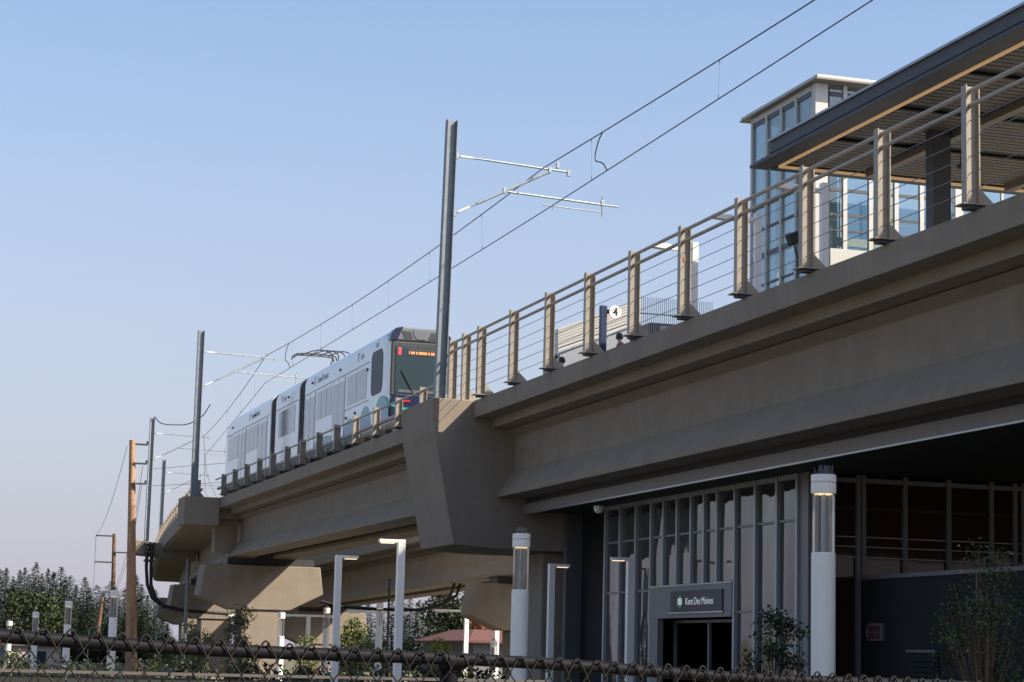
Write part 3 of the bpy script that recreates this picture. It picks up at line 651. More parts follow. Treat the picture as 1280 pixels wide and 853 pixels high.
# people on the platform, only heads and shoulders show above the deck edge
def person(label, x, y, lean, shirt, rz, cap=None):
    t = thing('person', label, 'person', (x,y,8.8))
    bm = bmesh.new(); sk_ = bm.verts.layers.skin.verify()
    J = {}
    def V(n, p, r, root=False):
        v = bm.verts.new(p); v[sk_].radius = (r, r*.85); v[sk_].use_root = root; J[n] = v
    L = lean
    V('pel',(0,0,.95),.15,True); V('wai',(L*.25,0,1.12),.135); V('che',(L*.65,0,1.32),.165); V('nek',(L*1.0,0,1.49),.062); V('hea0',(L*1.12,0,1.58),.085); V('hea1',(L*1.2,0,1.70),.09)
    for s in (-1,1):
        V('hip%d'%s,(0,.1*s,.88),.10); V('kne%d'%s,(.03,.11*s,.48),.07); V('ank%d'%s,(0,.11*s,.09),.05); V('toe%d'%s,(-.15,.12*s,.04),.04)
        V('sho%d'%s,(L*.8,.19*s,1.42),.075); V('elb%d'%s,(L*.8-.05,.25*s,1.14),.05); V('wri%d'%s,(L*.8-.25,.2*s,1.05),.036); V('han%d'%s,(L*.8-.34,.18*s,1.07),.03)
    E_ = [('pel','wai'),('wai','che'),('che','nek'),('nek','hea0'),('hea0','hea1')]
    for s in (-1,1): E_ += [('pel','hip%d'%s),('hip%d'%s,'kne%d'%s),('kne%d'%s,'ank%d'%s),('ank%d'%s,'toe%d'%s),('che','sho%d'%s),('sho%d'%s,'elb%d'%s),('elb%d'%s,'wri%d'%s),('wri%d'%s,'han%d'%s)]
    for a, b in E_: bm.edges.new((J[a],J[b]))
    me = bpy.data.meshes.new('body'); bm.to_mesh(me); bm.free(); me.materials.append(M_skin)
    o = bpy.data.objects.new('body', me); COL.objects.link(o)
    o.modifiers.new('skin','SKIN'); ss = o.modifiers.new('sub','SUBSURF'); ss.levels = 1; ss.render_levels = 2
    dg = bpy.context.evaluated_depsgraph_get(); me2 = bpy.data.meshes.new_from_object(o.evaluated_get(dg)); bpy.data.objects.remove(o)
    me2.materials.clear(); [me2.materials.append(k) for k in (M_skin, shirt, M_trou)]
    for p in me2.polygons:
        c = p.center; p.use_smooth = True
        p.material_index = 0
        if c.z < .97: p.material_index = 2
        if .97 <= c.z < 1.47 and not (abs(c.y) > .1 and c.x < L*.8-.2): p.material_index = 1
    b = bpy.data.objects.new('body', me2); COL.objects.link(b); b.parent = t
    hx = L*1.18
    hm = MB().lathe((hx+.02,0,1.62), [(.10,-.03),(.116,.03),(.118,.08),(.105,.13),(.075,.165),(.04,.18),(0.001,.185)], 16)
    hm.build('hair', M_hair, t, org=(0,0,0), smooth=True)
    f = MB().lathe((hx-.105,0,1.63), [(.004,-.02),(.02,-.01),(.012,.02),(.002,.04)], 8); f.build('nose', M_skin, t, org=(0,0,0))
    if cap:
        cmb = MB().lathe((hx,0,1.70), [(.128,0),(.125,.05),(.08,.11),(.001,.125)], 16); cmb.box(hx-.27,hx-.08,-.09,.09,1.70,1.72); cmb.build('cap', cap, t, org=(0,0,0))
    t.rotation_euler.z = rz
    return t
person('black haired person in a plum top hunched forward behind the fence', 23.75, 64.2, -.14, M_pinkshirt, 0)
person('person in a pale blue shirt and cap left of the number sign', 23.15, 69.4, -.05, M_whiteshirt, .3, M_whiteshirt)
person('dark haired person in a pale shirt standing just behind the capped person', 23.65, 70.3, -.05, M_whiteshirt, 2.6)

# ------------------------------------------------------------------ station entrance building
sb = thing('station_building', 'station entrance building with glazed front under the platform viaduct', 'building', (24,50,GZ))
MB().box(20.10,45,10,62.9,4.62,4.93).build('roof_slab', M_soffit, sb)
MB().box(20.04,20.098,10,62.9,4.47,4.76).build('fascia', M_fascia, sb)
MB().box(20.03,20.12,10,62.9,4.43,4.468).build('drip_trim', M_trim, sb)
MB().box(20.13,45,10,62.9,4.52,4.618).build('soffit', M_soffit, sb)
WX = 21.5; ZT = 4.515
yb = [45.87,47.02,48.3,49.57,50.72,51.6,52.5,53.5,54.5,55.45,56.65,57.95,59.2]   # mullions, near to far
# opening between 49.57 and 55.45 below 1.95
mu = MB(); 
for i, y in enumerate(yb):
    low = GZ if (y <= 49.6 or y >= 55.4) else 2.02
    mu.box(WX-.10,WX+.06,y-.055,y+.055,low,ZT-.003)
mu.build('mullions', M_alum, sb)
tp = MB(); tp.box(WX-.08,WX+.05,45.9,59.2,ZT-.12,ZT-.002); tp.build('head_frame', M_alum, sb)
def rail(y0, y1, z, h=.03): MB().box(WX-.05,WX+.04,y0+.056,y1-.056,z-h,z+h).build('transom', M_alumd, sb)
for i in range(12):
    y0, y1 = yb[i], yb[i+1]
    rail(y0, y1, 3.42)
    if y1 <= 49.6 or y0 >= 55.4: rail(y0, y1, 1.95 if y0 > 55 else 1.28+.0)
for i in range(12):
    y0, y1 = yb[i], yb[i+1]; low = GZ if (y1 <= 49.6 or y0 >= 55.4) else 2.08
    MB().box(WX-.004,WX+.006,y0+.04,y1-.04,low,ZT-.06).build('window_pane', M_store, sb)
pt = MB(); pt.box(WX-.12,WX+.02,49.63,55.39,1.17,2.02); pt.build('portal_panel', M_panel, sb)
MB().box(WX-.14,WX+.02,49.63,55.39,2.022,2.06).build('portal_sill', M_trim, sb)
MB().box(WX-.11,WX+.06,54.75,55.39,GZ,1.168).build('portal_jamb', M_panel, sb)
for y in (49.66,52.2,54.62): MB().box(WX+.35,WX+.43,y,y+.09,GZ,1.05).build('door_post', M_alumd, sb)
MB().box(WX+.35,WX+.43,49.66,54.71,1.052,1.13).build('door_header', M_alumd, sb)
MB().box(WX-.09,WX+.03,46.02,46.95,.30,.42).build('low_transom', M_alum, sb)
MB().box(WX+.07,WX+.6,45.2,45.8,GZ,ZT).build('corner_pilaster', M_alumd, sb)
MB().box(WX-.03,WX+.42,45.35,45.80,GZ,ZT-.004).build('corner_column', M_panel, sb)
# perpendicular glazed hall wall
PY = 45.6
m_ = MB()
for x in (22.86, 23.0, 24.1, 25.27, 26.43, 27.08, 27.3, 28.5, 29.7): m_.box(x-.055,x+.055,PY-.10,PY+.05,GZ,ZT-.005)
m_.box(22.1,30,PY-.08,PY+.04,4.33,4.44)
m_.build('hall_mullions', M_alumd, sb)
MB().box(22.1,30,PY-.04,PY+.03,3.68,3.76).build('hall_transom', M_blk, sb)
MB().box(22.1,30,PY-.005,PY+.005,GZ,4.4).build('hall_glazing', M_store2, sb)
# near-black boxes: the unlit interior's shade is put into their colour
MB().box(27.0,40,46.5,62,GZ,4.4).build('interior_shade_box', M_interior, sb)
MB().box(21.7,27,46.5,49.5,GZ,4.4).build('interior_shade_box', M_interior, sb); MB().box(21.7,27,55.5,59.2,GZ,4.4).build('interior_shade_box', M_interior, sb); MB().box(21.7,27,49.51,55.49,1.2,4.4).build('interior_shade_box', M_interior, sb)
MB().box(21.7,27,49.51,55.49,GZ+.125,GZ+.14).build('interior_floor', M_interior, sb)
for z in (2.55,2.80,3.03): MB().box(22.1,30,PY-.07,PY-.05,z,z+.022).build('rail_reflection', M_alum, sb)  # bars added before the glass to imitate reflected handrail lines
# low projecting volume with louvres
LX = 22.92
MB().prism([(LX,10,GZ),(LX,PY-.12,GZ),(LX,PY-.12,2.02),(LX,10,2.02)], (12,0,0)).build('low_wall', M_wall, sb)
MB().box(LX-.04,LX+.3,10,PY-.13,2.023,2.12).build('low_coping', M_plaq, sb)
for y0, y1 in ((41.75,43.1),(39.4,40.8)):
    v = MB().box(LX-.05,LX-.002,y0,y1,-.75,.40).build('louvre_vent', M_wall, sb)
    l = MB()
    for k in range(8): l.prism([(LX-.052,y0+.12,-.62+k*.115),(LX-.10,y0+.12,-.66+k*.115),(LX-.052,y0+.12,-.55+k*.115)], (0,y1-y0-.24,0))
    l.build('louvre_blades', M_wall, v); MB().box(LX-.10,LX-.052,y0,y1,.34,.40).build('vent_hood', M_plaq, v)
# back walls beside the column under the outrigger
MB().box(21.9,30,59.3,62.6,GZ,4.5).build('rear_wall', M_wall, sb)
MB().box(21.4,30,62.65,62.95,GZ,4.5).build('rear_wall', M_plaq, sb)
MB().box(22.1,22.9,58.95,59.27,GZ,2.9).build('service_door', M_plaq, sb)
# sign
sn = thing('station_sign', 'dark sign reading Kent Des Moines with a green round emblem over the doorway', 'sign', (WX-.15,52,1.6))
SP = MB().box(WX-.16,WX-.125,50.15,53.7,1.33,1.88).build('panel', M_signp, sn, bevel=.01)
MB().box(WX-.17,WX-.125,50.1,53.75,1.28,1.325).build('bottom_trim', M_trim, sn)
text_part('lettering', 'Kent Des Moines', .27, M_signt, sn, (WX-.163,52.62,1.51), (0,-1,0), (0,0,1), .003)
h = MB().lathe((0,0,0), [(.01,0),(.19,0),(.19,.006),(.01,.006)], 24); h.v = [(WX-.163-c, 53.0+a, 1.60+b) for a, b, c in h.v]
em = h.build('emblem', M_green, sn)
e2 = MB(); e2.box(WX-.174,WX-.170,52.92,53.06,1.50,1.70); e2.box(WX-.174,WX-.170,53.08,53.14,1.52,1.68); e2.box(WX-.174,WX-.170,52.84,52.90,1.52,1.68); e2.build('emblem_mark', M_signt, em)
# plaque on the low wall
pq = thing('wall_plaque', 'grey rounded plaque with dark red panels on the charcoal wall', 'plaque', (LX-.03,44.7,.8))
pts = [(44.30,.60),(44.30,1.0),(44.95,1.0)]+[(44.95+.2*sin(radians(a)), .8+.2*cos(radians(a))) for a in (30,60,90,120,150)]+[(44.95,.60)]
MB().prism([(LX-.06,y,z) for y, z in pts], (.058,0,0)).build('plate', M_plaq, pq)
r_ = MB()
for k in range(2):
    for j in range(2): r_.box(LX-.066,LX-.061,44.42+j*.32,44.70+j*.32,.64+.17*k,.78+.17*k)
r_.build('panels', M_plaqr, pq)
dm = thing('dome_camera', 'grey dome camera hanging from the soffit left of the glazing', 'camera', (20.6,57.5,4.5))
g = MB().lathe((20.6,57.5,4.18), [(.001,0),(.09,.02),(.14,.08),(.15,.16),(.15,.22),(.05,.24)], 16); g.build('housing', M_insul, dm, smooth=True)
MB().tube([(20.6,57.5,4.4),(20.6,57.5,4.52)], .04, 8).build('stem', M_dark, dm)

# ------------------------------------------------------------------ light columns and lamps on the plaza
def light_column(label, loc, h=4.45, grp='white light columns with clear tops'):
    t = thing('light_column', label, 'light column', loc, grp); o = (0,0,0); r = .175; zc = h-1.13
    MB().lathe(o, [(r+.03,0),(r+.03,.06),(r,.07),(r,zc-.01),(r-.01,zc)], 28).build('shaft', M_white, t, org=o, smooth=True)
    MB().lathe(o, [(r-.012,zc+.002),(r-.012,zc+.86)], 28).build('clear_tube', M_clear, t, org=o, smooth=True)
    cr = MB()
    for k in range(6): a = k*pi/3+.3; cr.tube([(cos(a)*.12,sin(a)*.12,zc),(cos(a)*.12,sin(a)*.12,zc+.86)], .006, 5)
    cr.lathe(o, [(.03,zc),(.03,zc+.86)], 8); cr.build('inner_rods', M_galv, t, org=o)
    cp_ = MB().lathe(o, [(r+.004,zc+.855),(r+.008,zc+.89),(r+.008,zc+1.0)], 28).lathe(o, [(r-.02,zc+1.0),(r-.02,zc+1.03)], 28).lathe(o, [(r+.008,zc+1.03),(r+.008,zc+1.12),(r,zc+1.13),(.01,zc+1.13)], 28)
    cp_.build('cap', M_white, t, org=o, smooth=True)
    MB().lathe(o, [(.13,zc+.842),(.13,zc+.852)], 20).build('lamp_ring', M_gold, t, org=o)
    vs = MB()
    for k in range(14): a = 2*pi*k/14; vs.box(cos(a)*(r-.015)-.012,cos(a)*(r-.015)+.012,sin(a)*(r-.015)-.012,sin(a)*(r-.015)+.012,zc+.995,zc+1.035)
    vs.build('vent_ribs', M_white, t, org=o)
    sp = MB(); rr = random.Random(5)
    for k in range(26):
        a = rr.uniform(0,2*pi); q = rr.uniform(.02,.15); x, y = cos(a)*q, sin(a)*q
        sp.tube([(x,y,zc+1.13),(x+rr.uniform(-.03,.03),y+rr.uniform(-.03,.03),zc+1.13+rr.uniform(.10,.15))], .004, 4)
    sp.build('bird_spikes', M_cable, t, org=o)
    return t
L1 = light_column('largest white light column in front of the station glazing', (13.5,28.0,GZ+.0))
for (x,y,dz,lb) in ((13.05,41.06,-.25,'white light column in front of the outrigger pier, second largest'),
    (10.81,90.3,-.35,'white light column just left of the tall wooden utility pole'),
    (10.41,105.1,-.55,'white light column below the conifers, second left of the wooden pole'),
    (10.04,118.9,-.9,'small white light column among the conifers with a street lamp behind it'),
    (9.94,136.4,-1.25,'leftmost and smallest white light column at the photo edge'),
    (20.31,102.1,-.85,'white light column beside the leafy tree under the second pier'),
    (25.2,114.1,-.3,'white light column left of the shorter box lamp'),
    (26.3,106.5,-.12,'white light column between the two box lamps'),
    (30.5,100,-1.95,'low white light column right of the bright young tree')):
    dup(L1, (x,y,GZ+dz), rz=x, label=lb)
def box_lamp(label, loc, h=4.5, side=-1):
    t = thing('box_lamp', label, 'lamp', loc, 'white square post lamps'); o = (0,0,0)
    MB().box(-.09,.09,-.09,.09,0,h).build('post', M_white, t, org=o, bevel=.008)
    x0, x1 = (-.56,-.0905) if side < 0 else (.0905,.56)
    MB().box(x0,x1,-.08,.08,h-.085,h-.003).build('arm', M_white, t, org=o, bevel=.008)
    MB().box((x0+.05) if side < 0 else x1-.38,(x0+.38) if side < 0 else x1-.05,-.06,.06,h-.105,h-.087).build('lamp_panel', M_gold if h > 4.4 and side in (-1,1) else M_white, t, org=o)
    return t
B1 = box_lamp('white square post lamp in front of the storefront, arm to the left', (20.5,54.6,GZ))
box_lamp('white square post lamp in front of the dark rear wall, arm to the right', (20.0,59.9,GZ), 4.5, 1)
dup(B1, (12.93,50.4,GZ-.0), label='tallest white square post lamp under the guideway girders')
box_lamp('white square post lamp in front of the hammerhead pier, arm to the right', (13.25,58.7,GZ), 4.45, 1)
def tee_lamp(label, loc, h=4.0, w=1.9):
    t = thing('tee_lamp', label, 'lamp', loc, 'white double arm lamps beyond the guideway'); o = (0,0,0)
    MB().box(-.12,.12,-.12,.12,0,h-.14).build('post', M_white, t, org=o)
    MB().box(-w/1.0,w/1.0,-.12,.12,h-.138,h).build('arm', M_white, t, org=o)
    for s in (-1,1): MB().box(s*w*.78-.3,s*w*.78+.3,-.1,.1,h-.17,h-.141).build('lamp_panel', M_insul, t, org=o)
    return t
T1 = tee_lamp('white double arm lamp in front of the bright young tree', (34.0,117,GZ))
T1.location.z = GZ+.35
for x, y, z, lb in ((34.6,113,.2,'white double arm lamp in front of the red roofed building'),(30.3,123,.25,'white double arm lamp right of the taller box lamp'),(28.2,133,.1,'white double arm lamp left of the taller box lamp'),(26.2,140,.1,'white double arm lamp low beside the shorter box lamp')):
    dup(T1, (x,y,GZ+z), label=lb)

# ------------------------------------------------------------------ utility poles
up = thing('utility_pole', 'tall orange brown wooden utility pole beside the curving guideway', 'utility pole', (14.5,112,GZ))
MB().tube([(14.5,112,GZ),(14.15,111.5,4),(13.75,110.6,10.75)], .33, 14, .155).build('pole', M_wood, up, smooth=True)
b = MB()
for z in (10.55, 9.55, 8.5):
    b.box(13.85,14.55,110.55,110.75,z-.05,z+.03)
    b.lathe((14.55,110.65,z-.02), [(.05,0),(.08,.05),(.04,.1),(.08,.15),(.03,.2)], 8)
b.build('insulator_bracket', M_dark, up)
u2 = thing('utility_pole', 'brown utility pole with short crossarms left of the tall one', 'utility pole', (20.6,172.5,GZ))
MB().tube([(20.75,172.9,GZ),(20.37,172.3,9.1)], .22, 10, .15).build('pole', M_woodd, u2, smooth=True)
c_ = MB()
for z in (8.9,6.8): c_.box(18.9,20.4,172.1,172.25,z-.06,z+.05)
c_.box(20.4,22.0,172.1,172.25,7.55,7.66); c_.build('crossarm', M_dark, u2)
u3 = thing('utility_pole', 'small leaning brown utility pole in front of the conifers', 'utility pole', (29.3,255,GZ))
MB().tube([(28.6,255.6,GZ),(29.1,254.8,5.9)], .32, 10, .2).build('pole', M_woodd, u3, smooth=True)
MB().box(27.9,29.9,254.6,254.8,5.3,5.45).build('crossarm', M_dark, u3)
u4 = thing('utility_pole', 'thin grey utility pole with crossarm among the left conifers', 'utility pole', (17.6,200,GZ))
MB().tube([(17.6,200,GZ),(17.55,200,4.5)], .13, 8, .10).build('pole', M_capwood, u4)
MB().box(16.7,18.6,199.9,200.0,4.0,4.12).build('crossarm', M_capwood, u4)
pw = thing('power_line', 'thin sagging power lines strung between the wooden poles', 'wire', (18,140,9))
for dx, z0, z1 in ((-.5,10.4,8.9),(.35,9.4,7.6),(.35,8.4,6.8)):
    MB().tube(sag((14+dx,110.6,z0),(20.4+dx*3,172.1,z1),.8), .014, 4).build('wire', M_wire, pw)
    MB().tube(sag((20.4+dx*3,172.1,z1),(29+dx*2,254.7,5.4),.7), .016, 4).build('wire', M_wire, pw)
def street_lamp(label, x, y, h, arm, col=M_galv, r=.06):
    t = thing('street_lamp', label, 'street lamp', (x,y,GZ), 'small street lamps in the distance')
    MB().tube([(x,y,GZ),(x,y,h-.3),(x+arm*.15,y,h),(x+arm,y,h+.08)], r, 6).build('pole', col, t, smooth=True)
    MB().box(min(x+arm*.8,x+arm*1.15),max(x+arm*.8,x+arm*1.15),y-.15,y+.15,h+.0,h+.12).build('lamp_head', col, t)
street_lamp('pale curved street lamp right of the second light column', 19.6, 180, 1.6, .9, M_galv, .045)
street_lamp('dark slender street lamp under the second guideway', 36.9, 127, 4.35, -1.3, M_dark, .05)
street_lamp('pale street lamp with a long arm at the third light column', 15.6, 200, 2.5, 1.3, M_galv, .045)
street_lamp('short pale street lamp by the conduit drop', 26.6, 190, 1.4, .9)
t = thing('lamp_pole', 'plain dark slender pole between the taller box lamp and the trees', 'pole', (28.9,115,GZ)); MB().tube([(28.9,115,GZ),(28.9,115,4.2)], .07, 8).build('shaft', M_dark, t)
t = thing('drain_pipe', 'thin grey steel pipe standing at the third pier', 'pipe', (22.4,146,GZ)); MB().tube([(22.4,146,GZ),(22.4,146,6.2)], .13, 8).build('shaft', M_galvd, t)

# ------------------------------------------------------------------ houses
hs = thing('red_roof_house', 'grey walled building with a red tiled roof seen beneath the guideway', 'building', (46,150,GZ))
MB().box(43,56,146,160,GZ,1.0).build('wall', M_housew, hs)
MB().prism([(42.4,145.2,1.0),(56.5,145.2,1.0),(55,150,1.85),(44.2,150,1.85)], (0,0,.15)).build('roof', M_roofred, hs)
MB().prism([(42.4,145.2,1.0),(44.2,150,1.85),(44.2,156,1.85),(42.4,160.5,1.0)], (0,0,.15)).build('roof', M_roofred, hs)
h2 = thing('stucco_house', 'low pale stucco building seen through the fence at far left', 'building', (9,150,GZ))
MB().box(6,14.5,150,160,GZ,.0).build('wall', M_pink, h2); MB().box(5.7,14.8,149.7,160.3,.003,.14).build('roof', M_capwood, h2)
for x in (7.2,10.2,12.6): MB().box(x,x+.9,149.93,149.998,-1.2,-.35).build('window', M_cabglass, h2)

# ------------------------------------------------------------------ vegetation
def conifer_mesh(seed, m, dens=1.0):
    r = random.Random(seed); mb = MB(); H = 1.0
    z = .06; f1, f2, pw_, ph = r.uniform(7,15), r.uniform(1,3), r.uniform(.6,.92), r.uniform(0,6)
    while z < .985:
        R = (1-z)**pw_*.25*(1+r.uniform(-.2,.2))*(1+.22*sin(f1*z+ph))+.003
        n = int((16+30*(1-z))*dens)
        for k in range(n):
            a = r.uniform(0,2*pi); L = R*r.uniform(.5,1.2)*(1+.25*sin(f2*a+ph+5*z)); zz = z+r.uniform(-.012,.012)
            dx, dy = cos(a), sin(a); droop = r.uniform(.05,.45)*L
            for j in range(4):
                t = .25+.75*(j+r.random()*.8)/4; px, py, pz = dx*L*t, dy*L*t, zz-droop*t*t+r.uniform(-.006,.006)
                s_ = (.009+.017*(1-z))*r.uniform(.6,1.3)*(1.15-.45*t)
                u = Vector((dx+r.uniform(-.7,.7), dy+r.uniform(-.7,.7), r.uniform(-.5,.25))).normalized()*s_*1.25
                v = Vector((-dy+r.uniform(-.5,.5), dx+r.uniform(-.5,.5), r.uniform(-.5,.5))).normalized()*s_*.62
                c = Vector((px,py,pz)); mb.add([c-u*.4-v, c-u*.4+v, c+u], [(0,1,2)])
        z += .021
    return mb.mesh('crown', m, recalc=False)
trm = MB().tube([(0,0,0),(0,0,.97)], .018, 7, .002).mesh('trunk', M_bark)
CM = [conifer_mesh(k, M_con if k % 2 else M_con2) for k in range(6)]
rng = random.Random(21)
ORD = ['first','second','third','fourth','fifth','sixth','seventh','eighth','ninth','tenth','eleventh']
def beside(xs, marks):
    out = {}
    for name_, lo, hi in [(m[1], m[0], marks[i+1][0] if i+1 < len(marks) else 1e9) for i, m in enumerate(marks)]:
        for k, x in enumerate(sorted(q for q in xs if lo <= q < hi)): out[x] = f'{ORD[k]} right of {name_}'
    return out
LEFTM = [(-99,'the photo edge'),(45,'the column with street lamp'),(86,'the second light column'),(127,'the leaning pole'),(165,'the tall wooden pole')]
MIDM = [(-99,'the pier'),(421,'the shorter box lamp'),(500,'the taller box lamp'),(560,'the bright tree')]

XP = -198.1
def at_px(x, d):       # ground spot at view-direction column x, distance d along the track
    u = (x-640)/FPX; th = radians(YAW)+math.atan(u); return (d*math.tan(th)/1.0, d)
kinds = ['tall pointed', 'slim dark', 'broad bushy', 'ragged', 'bluish', 'short dense']
def conifer(x, ytop, d, ci, label, wid=1.0):
    X, Y = at_px(x, d); hor = 802+.0245*(x+198); ytop += 5; H = (hor-ytop)/FPX*d*1.03-GZ
    t = thing('conifer_tree', label, 'tree', (X,Y,GZ), 'conifers on the skyline')
    c = inst('crown', CM[ci % 6], t, (0,0,0), rng.uniform(0,6)); c.scale = (H*wid,H*wid,H)
    k = inst('trunk', trm, t, (0,0,0)); k.scale = (H,H,H)
tops = [(4,723,0),(12,713,2),(19,712,1),(28,722,3),(36,714,1),(42,711,4),(48,720,2),(56,705,0),(64,718,3),(71,712,1),(78,716,5),(87,710,0),(93,722,3),(99,720,2),(107,731,5),(117,722,0),(124,735,3),(133,731,2),(141,738,1),(150,727,0),(158,741,2),(172,722,1),(180,718,4),(188,730,3),(196,742,5),(205,736,2),(216,752,3)]
tl = beside([q[0] for q in tops], LEFTM)
for i, (x, yt, ci) in enumerate(tops):
    dd = 250+rng.uniform(0,80)
    conifer(x, yt, dd, ci, f'{kinds[ci]} conifer on the skyline, {tl[x]}', 1.25+.55*rng.random())
for i, (x, yt) in enumerate([(8,760),(25,756),(40,772),(85,757),(100,762),(116,765),(130,772),(150,768),(176,760),(190,765),(206,770),(222,776)]):
    conifer(x, yt, 215+rng.uniform(0,20), i, f'lower wide conifer in front, {beside([8,25,40,85,100,116,130,150,176,190,206,222], LEFTM)[x]}', 2.1)
for i, (x, yt, wd) in enumerate([(445,742,1.4),(458,738,1),(470,748,1.5),(485,742,1),(500,746,1.4),(512,731,1.1),(522,742,1.2),(533,748,1.5),(548,750,1.5),(566,744,1.6),(590,742,1.5),(606,745,1.5),(620,740,1.5),(575,755,1.5),(600,752,1.5)]):
    conifer(x, yt, 190+rng.uniform(0,50), i+2, f'conifer beneath the guideways, {beside([445,458,470,485,500,512,522,533,548,566,590,606,620,575,600], MIDM)[x]}', wd)

def leaf_cloud(seed, blobs, n, s, flat=.5):
    """leaf-sized faces scattered through a few overlapping clumps"""
    r = random.Random(seed); mb = MB()
    for k in range(n):
        (cx_, cy_, cz_, R) = r.choice(blobs)
        a = r.uniform(0,2*pi); c_ = r.uniform(-1,1); q = R*(r.random()**.45); h_ = sqrt(1-c_*c_)
        c = Vector((cx_+q*h_*cos(a), cy_+q*h_*sin(a), cz_+q*c_*.9))
        u = Vector((r.uniform(-1,1),r.uniform(-1,1),r.uniform(-1,.6))).normalized(); v = u.orthogonal().normalized()
        v.rotate(Matrix.Rotation(r.uniform(0,6.28), 3, u)); ss = s*r.uniform(.6,1.3)
        mb.add([c-u*ss*.6, c+v*ss*flat, c+u*ss, c-v*ss*flat], [(0,1,2,3)])
    return mb
def blobs(seed, n, w_, z0, z1, R):
    r = random.Random(seed); o = []
    for k in range(n):
        t = r.random(); z = z0+(z1-z0)*t; ww = w_*(1-.55*abs(2*t-.9)); a = r.uniform(0,6.28); q = ww*sqrt(r.random())
        o.append((q*cos(a), q*sin(a), z, R*r.uniform(.6,1.2)))
    return o
def leafy(name, label, loc, w_, z0, z1, R, n, s, m, seed, stems=3, cat='tree', nb=16, group=None, extra=None):
    t = thing(name, label, cat, loc, group)
    B = blobs(seed, nb, w_, z0, z1, R)
    leaf_cloud(seed, B, n, s).build('crown', m, t, org=(0,0,0), recalc=False)
    if extra: leaf_cloud(seed+50, B, extra[0], s*.9).build('turned_leaves', extra[1], t, org=(0,0,0), recalc=False)
    tk = MB(); r = random.Random(seed+9)
    for k in range(stems):
        b_ = r.choice(B); e = Vector((b_[0],b_[1],b_[2])); tk.tube([(r.uniform(-.05,.05),r.uniform(-.05,.05),0), Vector((e.x*.35,e.y*.35,e.z*.5)), e], max(.015,(z1)*.012), 6, .008)
    for b_ in B: tk.tube([Vector((b_[0]*.3,b_[1]*.3,max(z0*.7,b_[2]*.6))), (b_[0],b_[1],b_[2])], max(.008,z1*.005), 5, .004)
    tk.build('trunk', M_bark, t, org=(0,0,0))
    return t
X, Y = at_px(52, 190); leafy('broadleaf_tree', 'rounded dark green tree standing in front of the left conifers', (X,Y,GZ), 2.7, 1.2, 5.9, 1.4, 5600, .17, M_leafd, 3, nb=30, extra=(700, M_leaf))
X, Y = at_px(-6, 185); leafy('broadleaf_tree', 'russet tree at the left photo edge', (X,Y,GZ), 1.5, 1, 3.6, 1.0, 1500, .18, M_leafr, 4)
X, Y = at_px(176, 200); leafy('broadleaf_tree', 'brownish bare topped tree right of the wooden utility pole', (X,Y,GZ), 1.1, 1, 4.2, .8, 900, .16, M_leaft, 14)
X, Y = at_px(612, 155); leafy('broadleaf_tree', 'rust coloured tree beside the outrigger column', (X,Y,GZ), 1.6, 1.8, 4.5, 1.0, 1700, .16, M_leafr, 5)
X, Y = at_px(562, 105); leafy('broadleaf_tree', 'bright green young tree right of the tallest box lamp', (X,Y,GZ-.9), 1.1, .8, 3.1, .65, 2600, .11, M_leafb, 6)
X, Y = at_px(585, 160); leafy('broadleaf_tree', 'big dark tree reaching up to the second guideway', (X,Y,GZ), 3.0, 2.5, 6.3, 1.4, 5200, .19, M_leafd, 7, nb=24)
X, Y = at_px(560, 165); leafy('broadleaf_tree', 'dark tree with thin overhanging boughs below the girder', (X,Y,GZ), 2.2, 4.4, 7.0, .7, 1500, .17, M_leafd, 17, nb=18)
X, Y = at_px(316, 78); leafy('young_tree', 'young tree with dry tan leaves in front of the hammerhead pier', (X,Y,GZ), .95, .6, 3.15, .42, 2300, .062, M_leaft, 8, nb=30, extra=(1700, M_leaf))
X, Y = at_px(262, 92); leafy('young_tree', 'sparse tan young tree left of the hammerhead pier', (X,Y,GZ), .9, .8, 3.0, .4, 1200, .07, M_leaft, 18, nb=20, extra=(400, M_leaf))
X, Y = at_px(395, 92); leafy('young_tree', 'low leafy young tree behind the shorter box lamp', (X,Y,GZ), .8, .5, 2.4, .4, 900, .07, M_leaft, 28, nb=18, extra=(500, M_leafb))
X, Y = at_px(455, 98); leafy('young_tree', 'yellow green young tree between the box lamps', (X,Y,GZ), .9, .8, 3.2, .4, 1300, .08, M_leaf, 38, nb=20, extra=(500, M_leafb))
def shrub_px(x, d, w_, z1, m, n, s, seed, label, extra=None, z0=.1, R=.28, nb=18):
    X, Y = at_px(x, d); leafy('shrub', label, (X,Y,GZ), w_, z0, z1, R, n, s, m, seed, cat='shrub', nb=nb, group='shrubs behind the fences', extra=extra)
shrub_px(975, 38.6, .62, 2.75, M_leafd, 1700, .050, 61, 'dark shrub at the storefront left of the largest light column', (260, M_leaf), R=.3, nb=22)
shrub_px(1008, 38.0, .3, 2.5, M_leafd, 450, .05, 62, 'slim dark shrub stem tucked beside the largest light column', None, R=.22)
shrub_px(940, 39.5, .25, 1.9, M_leafd, 320, .05, 63, 'small wispy shrub left of the dark storefront shrub', None, R=.2)
X, Y = at_px(1232, 21.4); leafy('young_tree', 'dark leafy tree with a few orange leaves in front of the charcoal wall', (X,Y,GZ), .62, 1.0, 3.05, .26, 2700, .034, M_leafd, 71, nb=44, extra=(420, M_leaf))
X, Y = at_px(1232, 21.3); 
leafy('leafy_branch', 'sprinkle of orange leaves among the dark tree at lower right', (X,Y,GZ), .6, 1.2, 3.0, .2, 16, .036, M_leafo, 72, nb=10, cat='branch', stems=1)
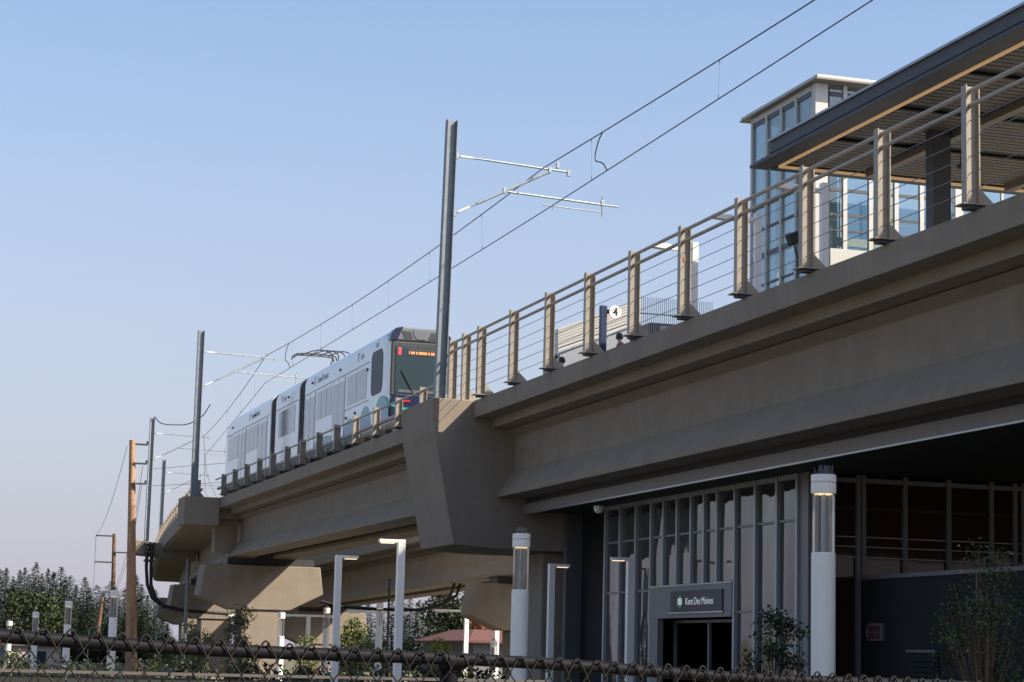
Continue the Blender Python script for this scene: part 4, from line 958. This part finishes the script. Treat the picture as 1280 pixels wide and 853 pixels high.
for i, (x, d, w_, h_, m, n) in enumerate([(15,62,1.6,1.5,M_leafd,900),(70,70,1.8,1.55,M_leafd,900),(120,66,1.7,1.35,M_leafd,900),(175,60,1.7,1.5,M_leafd,1000),(225,64,1.6,1.6,M_leafd,1000),(290,58,1.5,1.45,M_leafd,1000),(345,62,1.6,1.6,M_leafd,1000),(400,66,1.6,1.5,M_leafd,900),(450,60,1.5,1.5,M_leaf,900),(510,70,1.7,1.6,M_leafd,900),(570,72,1.6,1.5,M_leafd,900),(615,70,1.3,1.6,M_leafd,700),(30,95,2.0,1.7,M_leaf,900),(235,85,1.6,2.3,M_leaf,1000)]):
    shrub_px(x, d, w_, h_-.35, m, n, .085, 100+i, f'low shrub behind the board fence, {beside([15,70,120,175,225,290,345,400,450,510,570,615,30,235], LEFTM+MIDM[1:])[x]}', None, R=.45)

# ------------------------------------------------------------------ dark board fence with pale cap
bf = thing('board_fence', 'dark slatted fence with a thin pale top rail behind the chain link', 'fence', (5,25,GZ))
p0, p1 = Vector((-1.2,26.2,0)), Vector((8.2,24.6,0)); dv = (p1-p0); n = 60
MB().beam((p0.x,p0.y,-.30),(p1.x,p1.y,-.275),.06,.035).build('top_rail', M_capwood, bf)
k_ = MB()
for i in range(n):
    a = p0+dv*(i/n); b = p0+dv*((i+.86)/n); k_.prism([(a.x,a.y,GZ),(b.x,b.y,GZ),(b.x,b.y,-.335),(a.x,a.y,-.335)], (0,.025,0))
k_.build('slats', M_darkfence, bf)

# ------------------------------------------------------------------ chain link fence in the foreground
cf = thing('chain_link_fence', 'black vinyl chain link fence with pipe top rail across the foreground', 'fence', (2,6.1,GZ))
A = Vector((-.55,5.27,0)); B = Vector((4.6,7.08,0)); FD = (B-A).normalized(); FL = (B-A).length; NN = Vector((-FD.y, FD.x, 0))
def rz_(s): return .0465-.0242*s
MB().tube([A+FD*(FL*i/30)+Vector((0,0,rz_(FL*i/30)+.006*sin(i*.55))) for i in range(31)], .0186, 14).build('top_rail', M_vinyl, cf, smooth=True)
wv = MB(); wd = .0735; hh = .074; nW = int(FL/wd); rr = random.Random(2)
for k in range(nW):
    s0 = k*wd; zt = rz_(s0); pts = []
    side = 1
    jx = rr.uniform(-.003,.003)
    # knuckle: the two neighbouring wires twist together above the rail
    top = zt+.0235+rr.uniform(-.003,.003); off = -.0225; rows = 9
    for sd_ in (1, -1):
        pts = [A+FD*(s0+jx-sd_*.010)+NN*(off+.010)+Vector((0,0,top-.016)), A+FD*(s0+jx-sd_*.005)+NN*(off+.006*sd_)+Vector((0,0,top-.003)),
               A+FD*(s0+jx+sd_*.003)+NN*off+Vector((0,0,top+.001)), A+FD*(s0+jx+sd_*.010)+NN*off+Vector((0,0,top-.006))]
        for j in range(1, rows*2):
            pts.append(A+FD*(s0+jx+(sd_*wd/2 if j % 2 else 0))+NN*(off+sd_*(-1)**j*.0035)+Vector((0,0,top-.006-j*hh*.62+rr.uniform(-.0015,.0015))))
        wv.tube(pts, .0028, 6)
wv.build('mesh_wire', M_vinylw, cf, smooth=False)
ps = 2.42; pc = A+FD*ps+NN*.03
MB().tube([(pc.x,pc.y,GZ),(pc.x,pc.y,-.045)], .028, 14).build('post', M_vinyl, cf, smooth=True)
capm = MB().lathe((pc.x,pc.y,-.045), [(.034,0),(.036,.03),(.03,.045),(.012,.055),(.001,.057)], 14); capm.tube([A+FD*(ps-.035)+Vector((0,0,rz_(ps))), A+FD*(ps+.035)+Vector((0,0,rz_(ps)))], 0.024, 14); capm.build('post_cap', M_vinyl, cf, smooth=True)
tw_ = MB()
for s_ in (.35,.9,1.45,2.0,2.75,3.3): 
    c = A+FD*s_+Vector((0,0,rz_(s_))); tw_.tube([c+NN*cos(a)*.0205+Vector((0,0,sin(a)*.0205))+FD*.002*a for a in [i*.6 for i in range(12)]], .002, 5)
tw_.build('tie_wire', M_vinylw, cf)
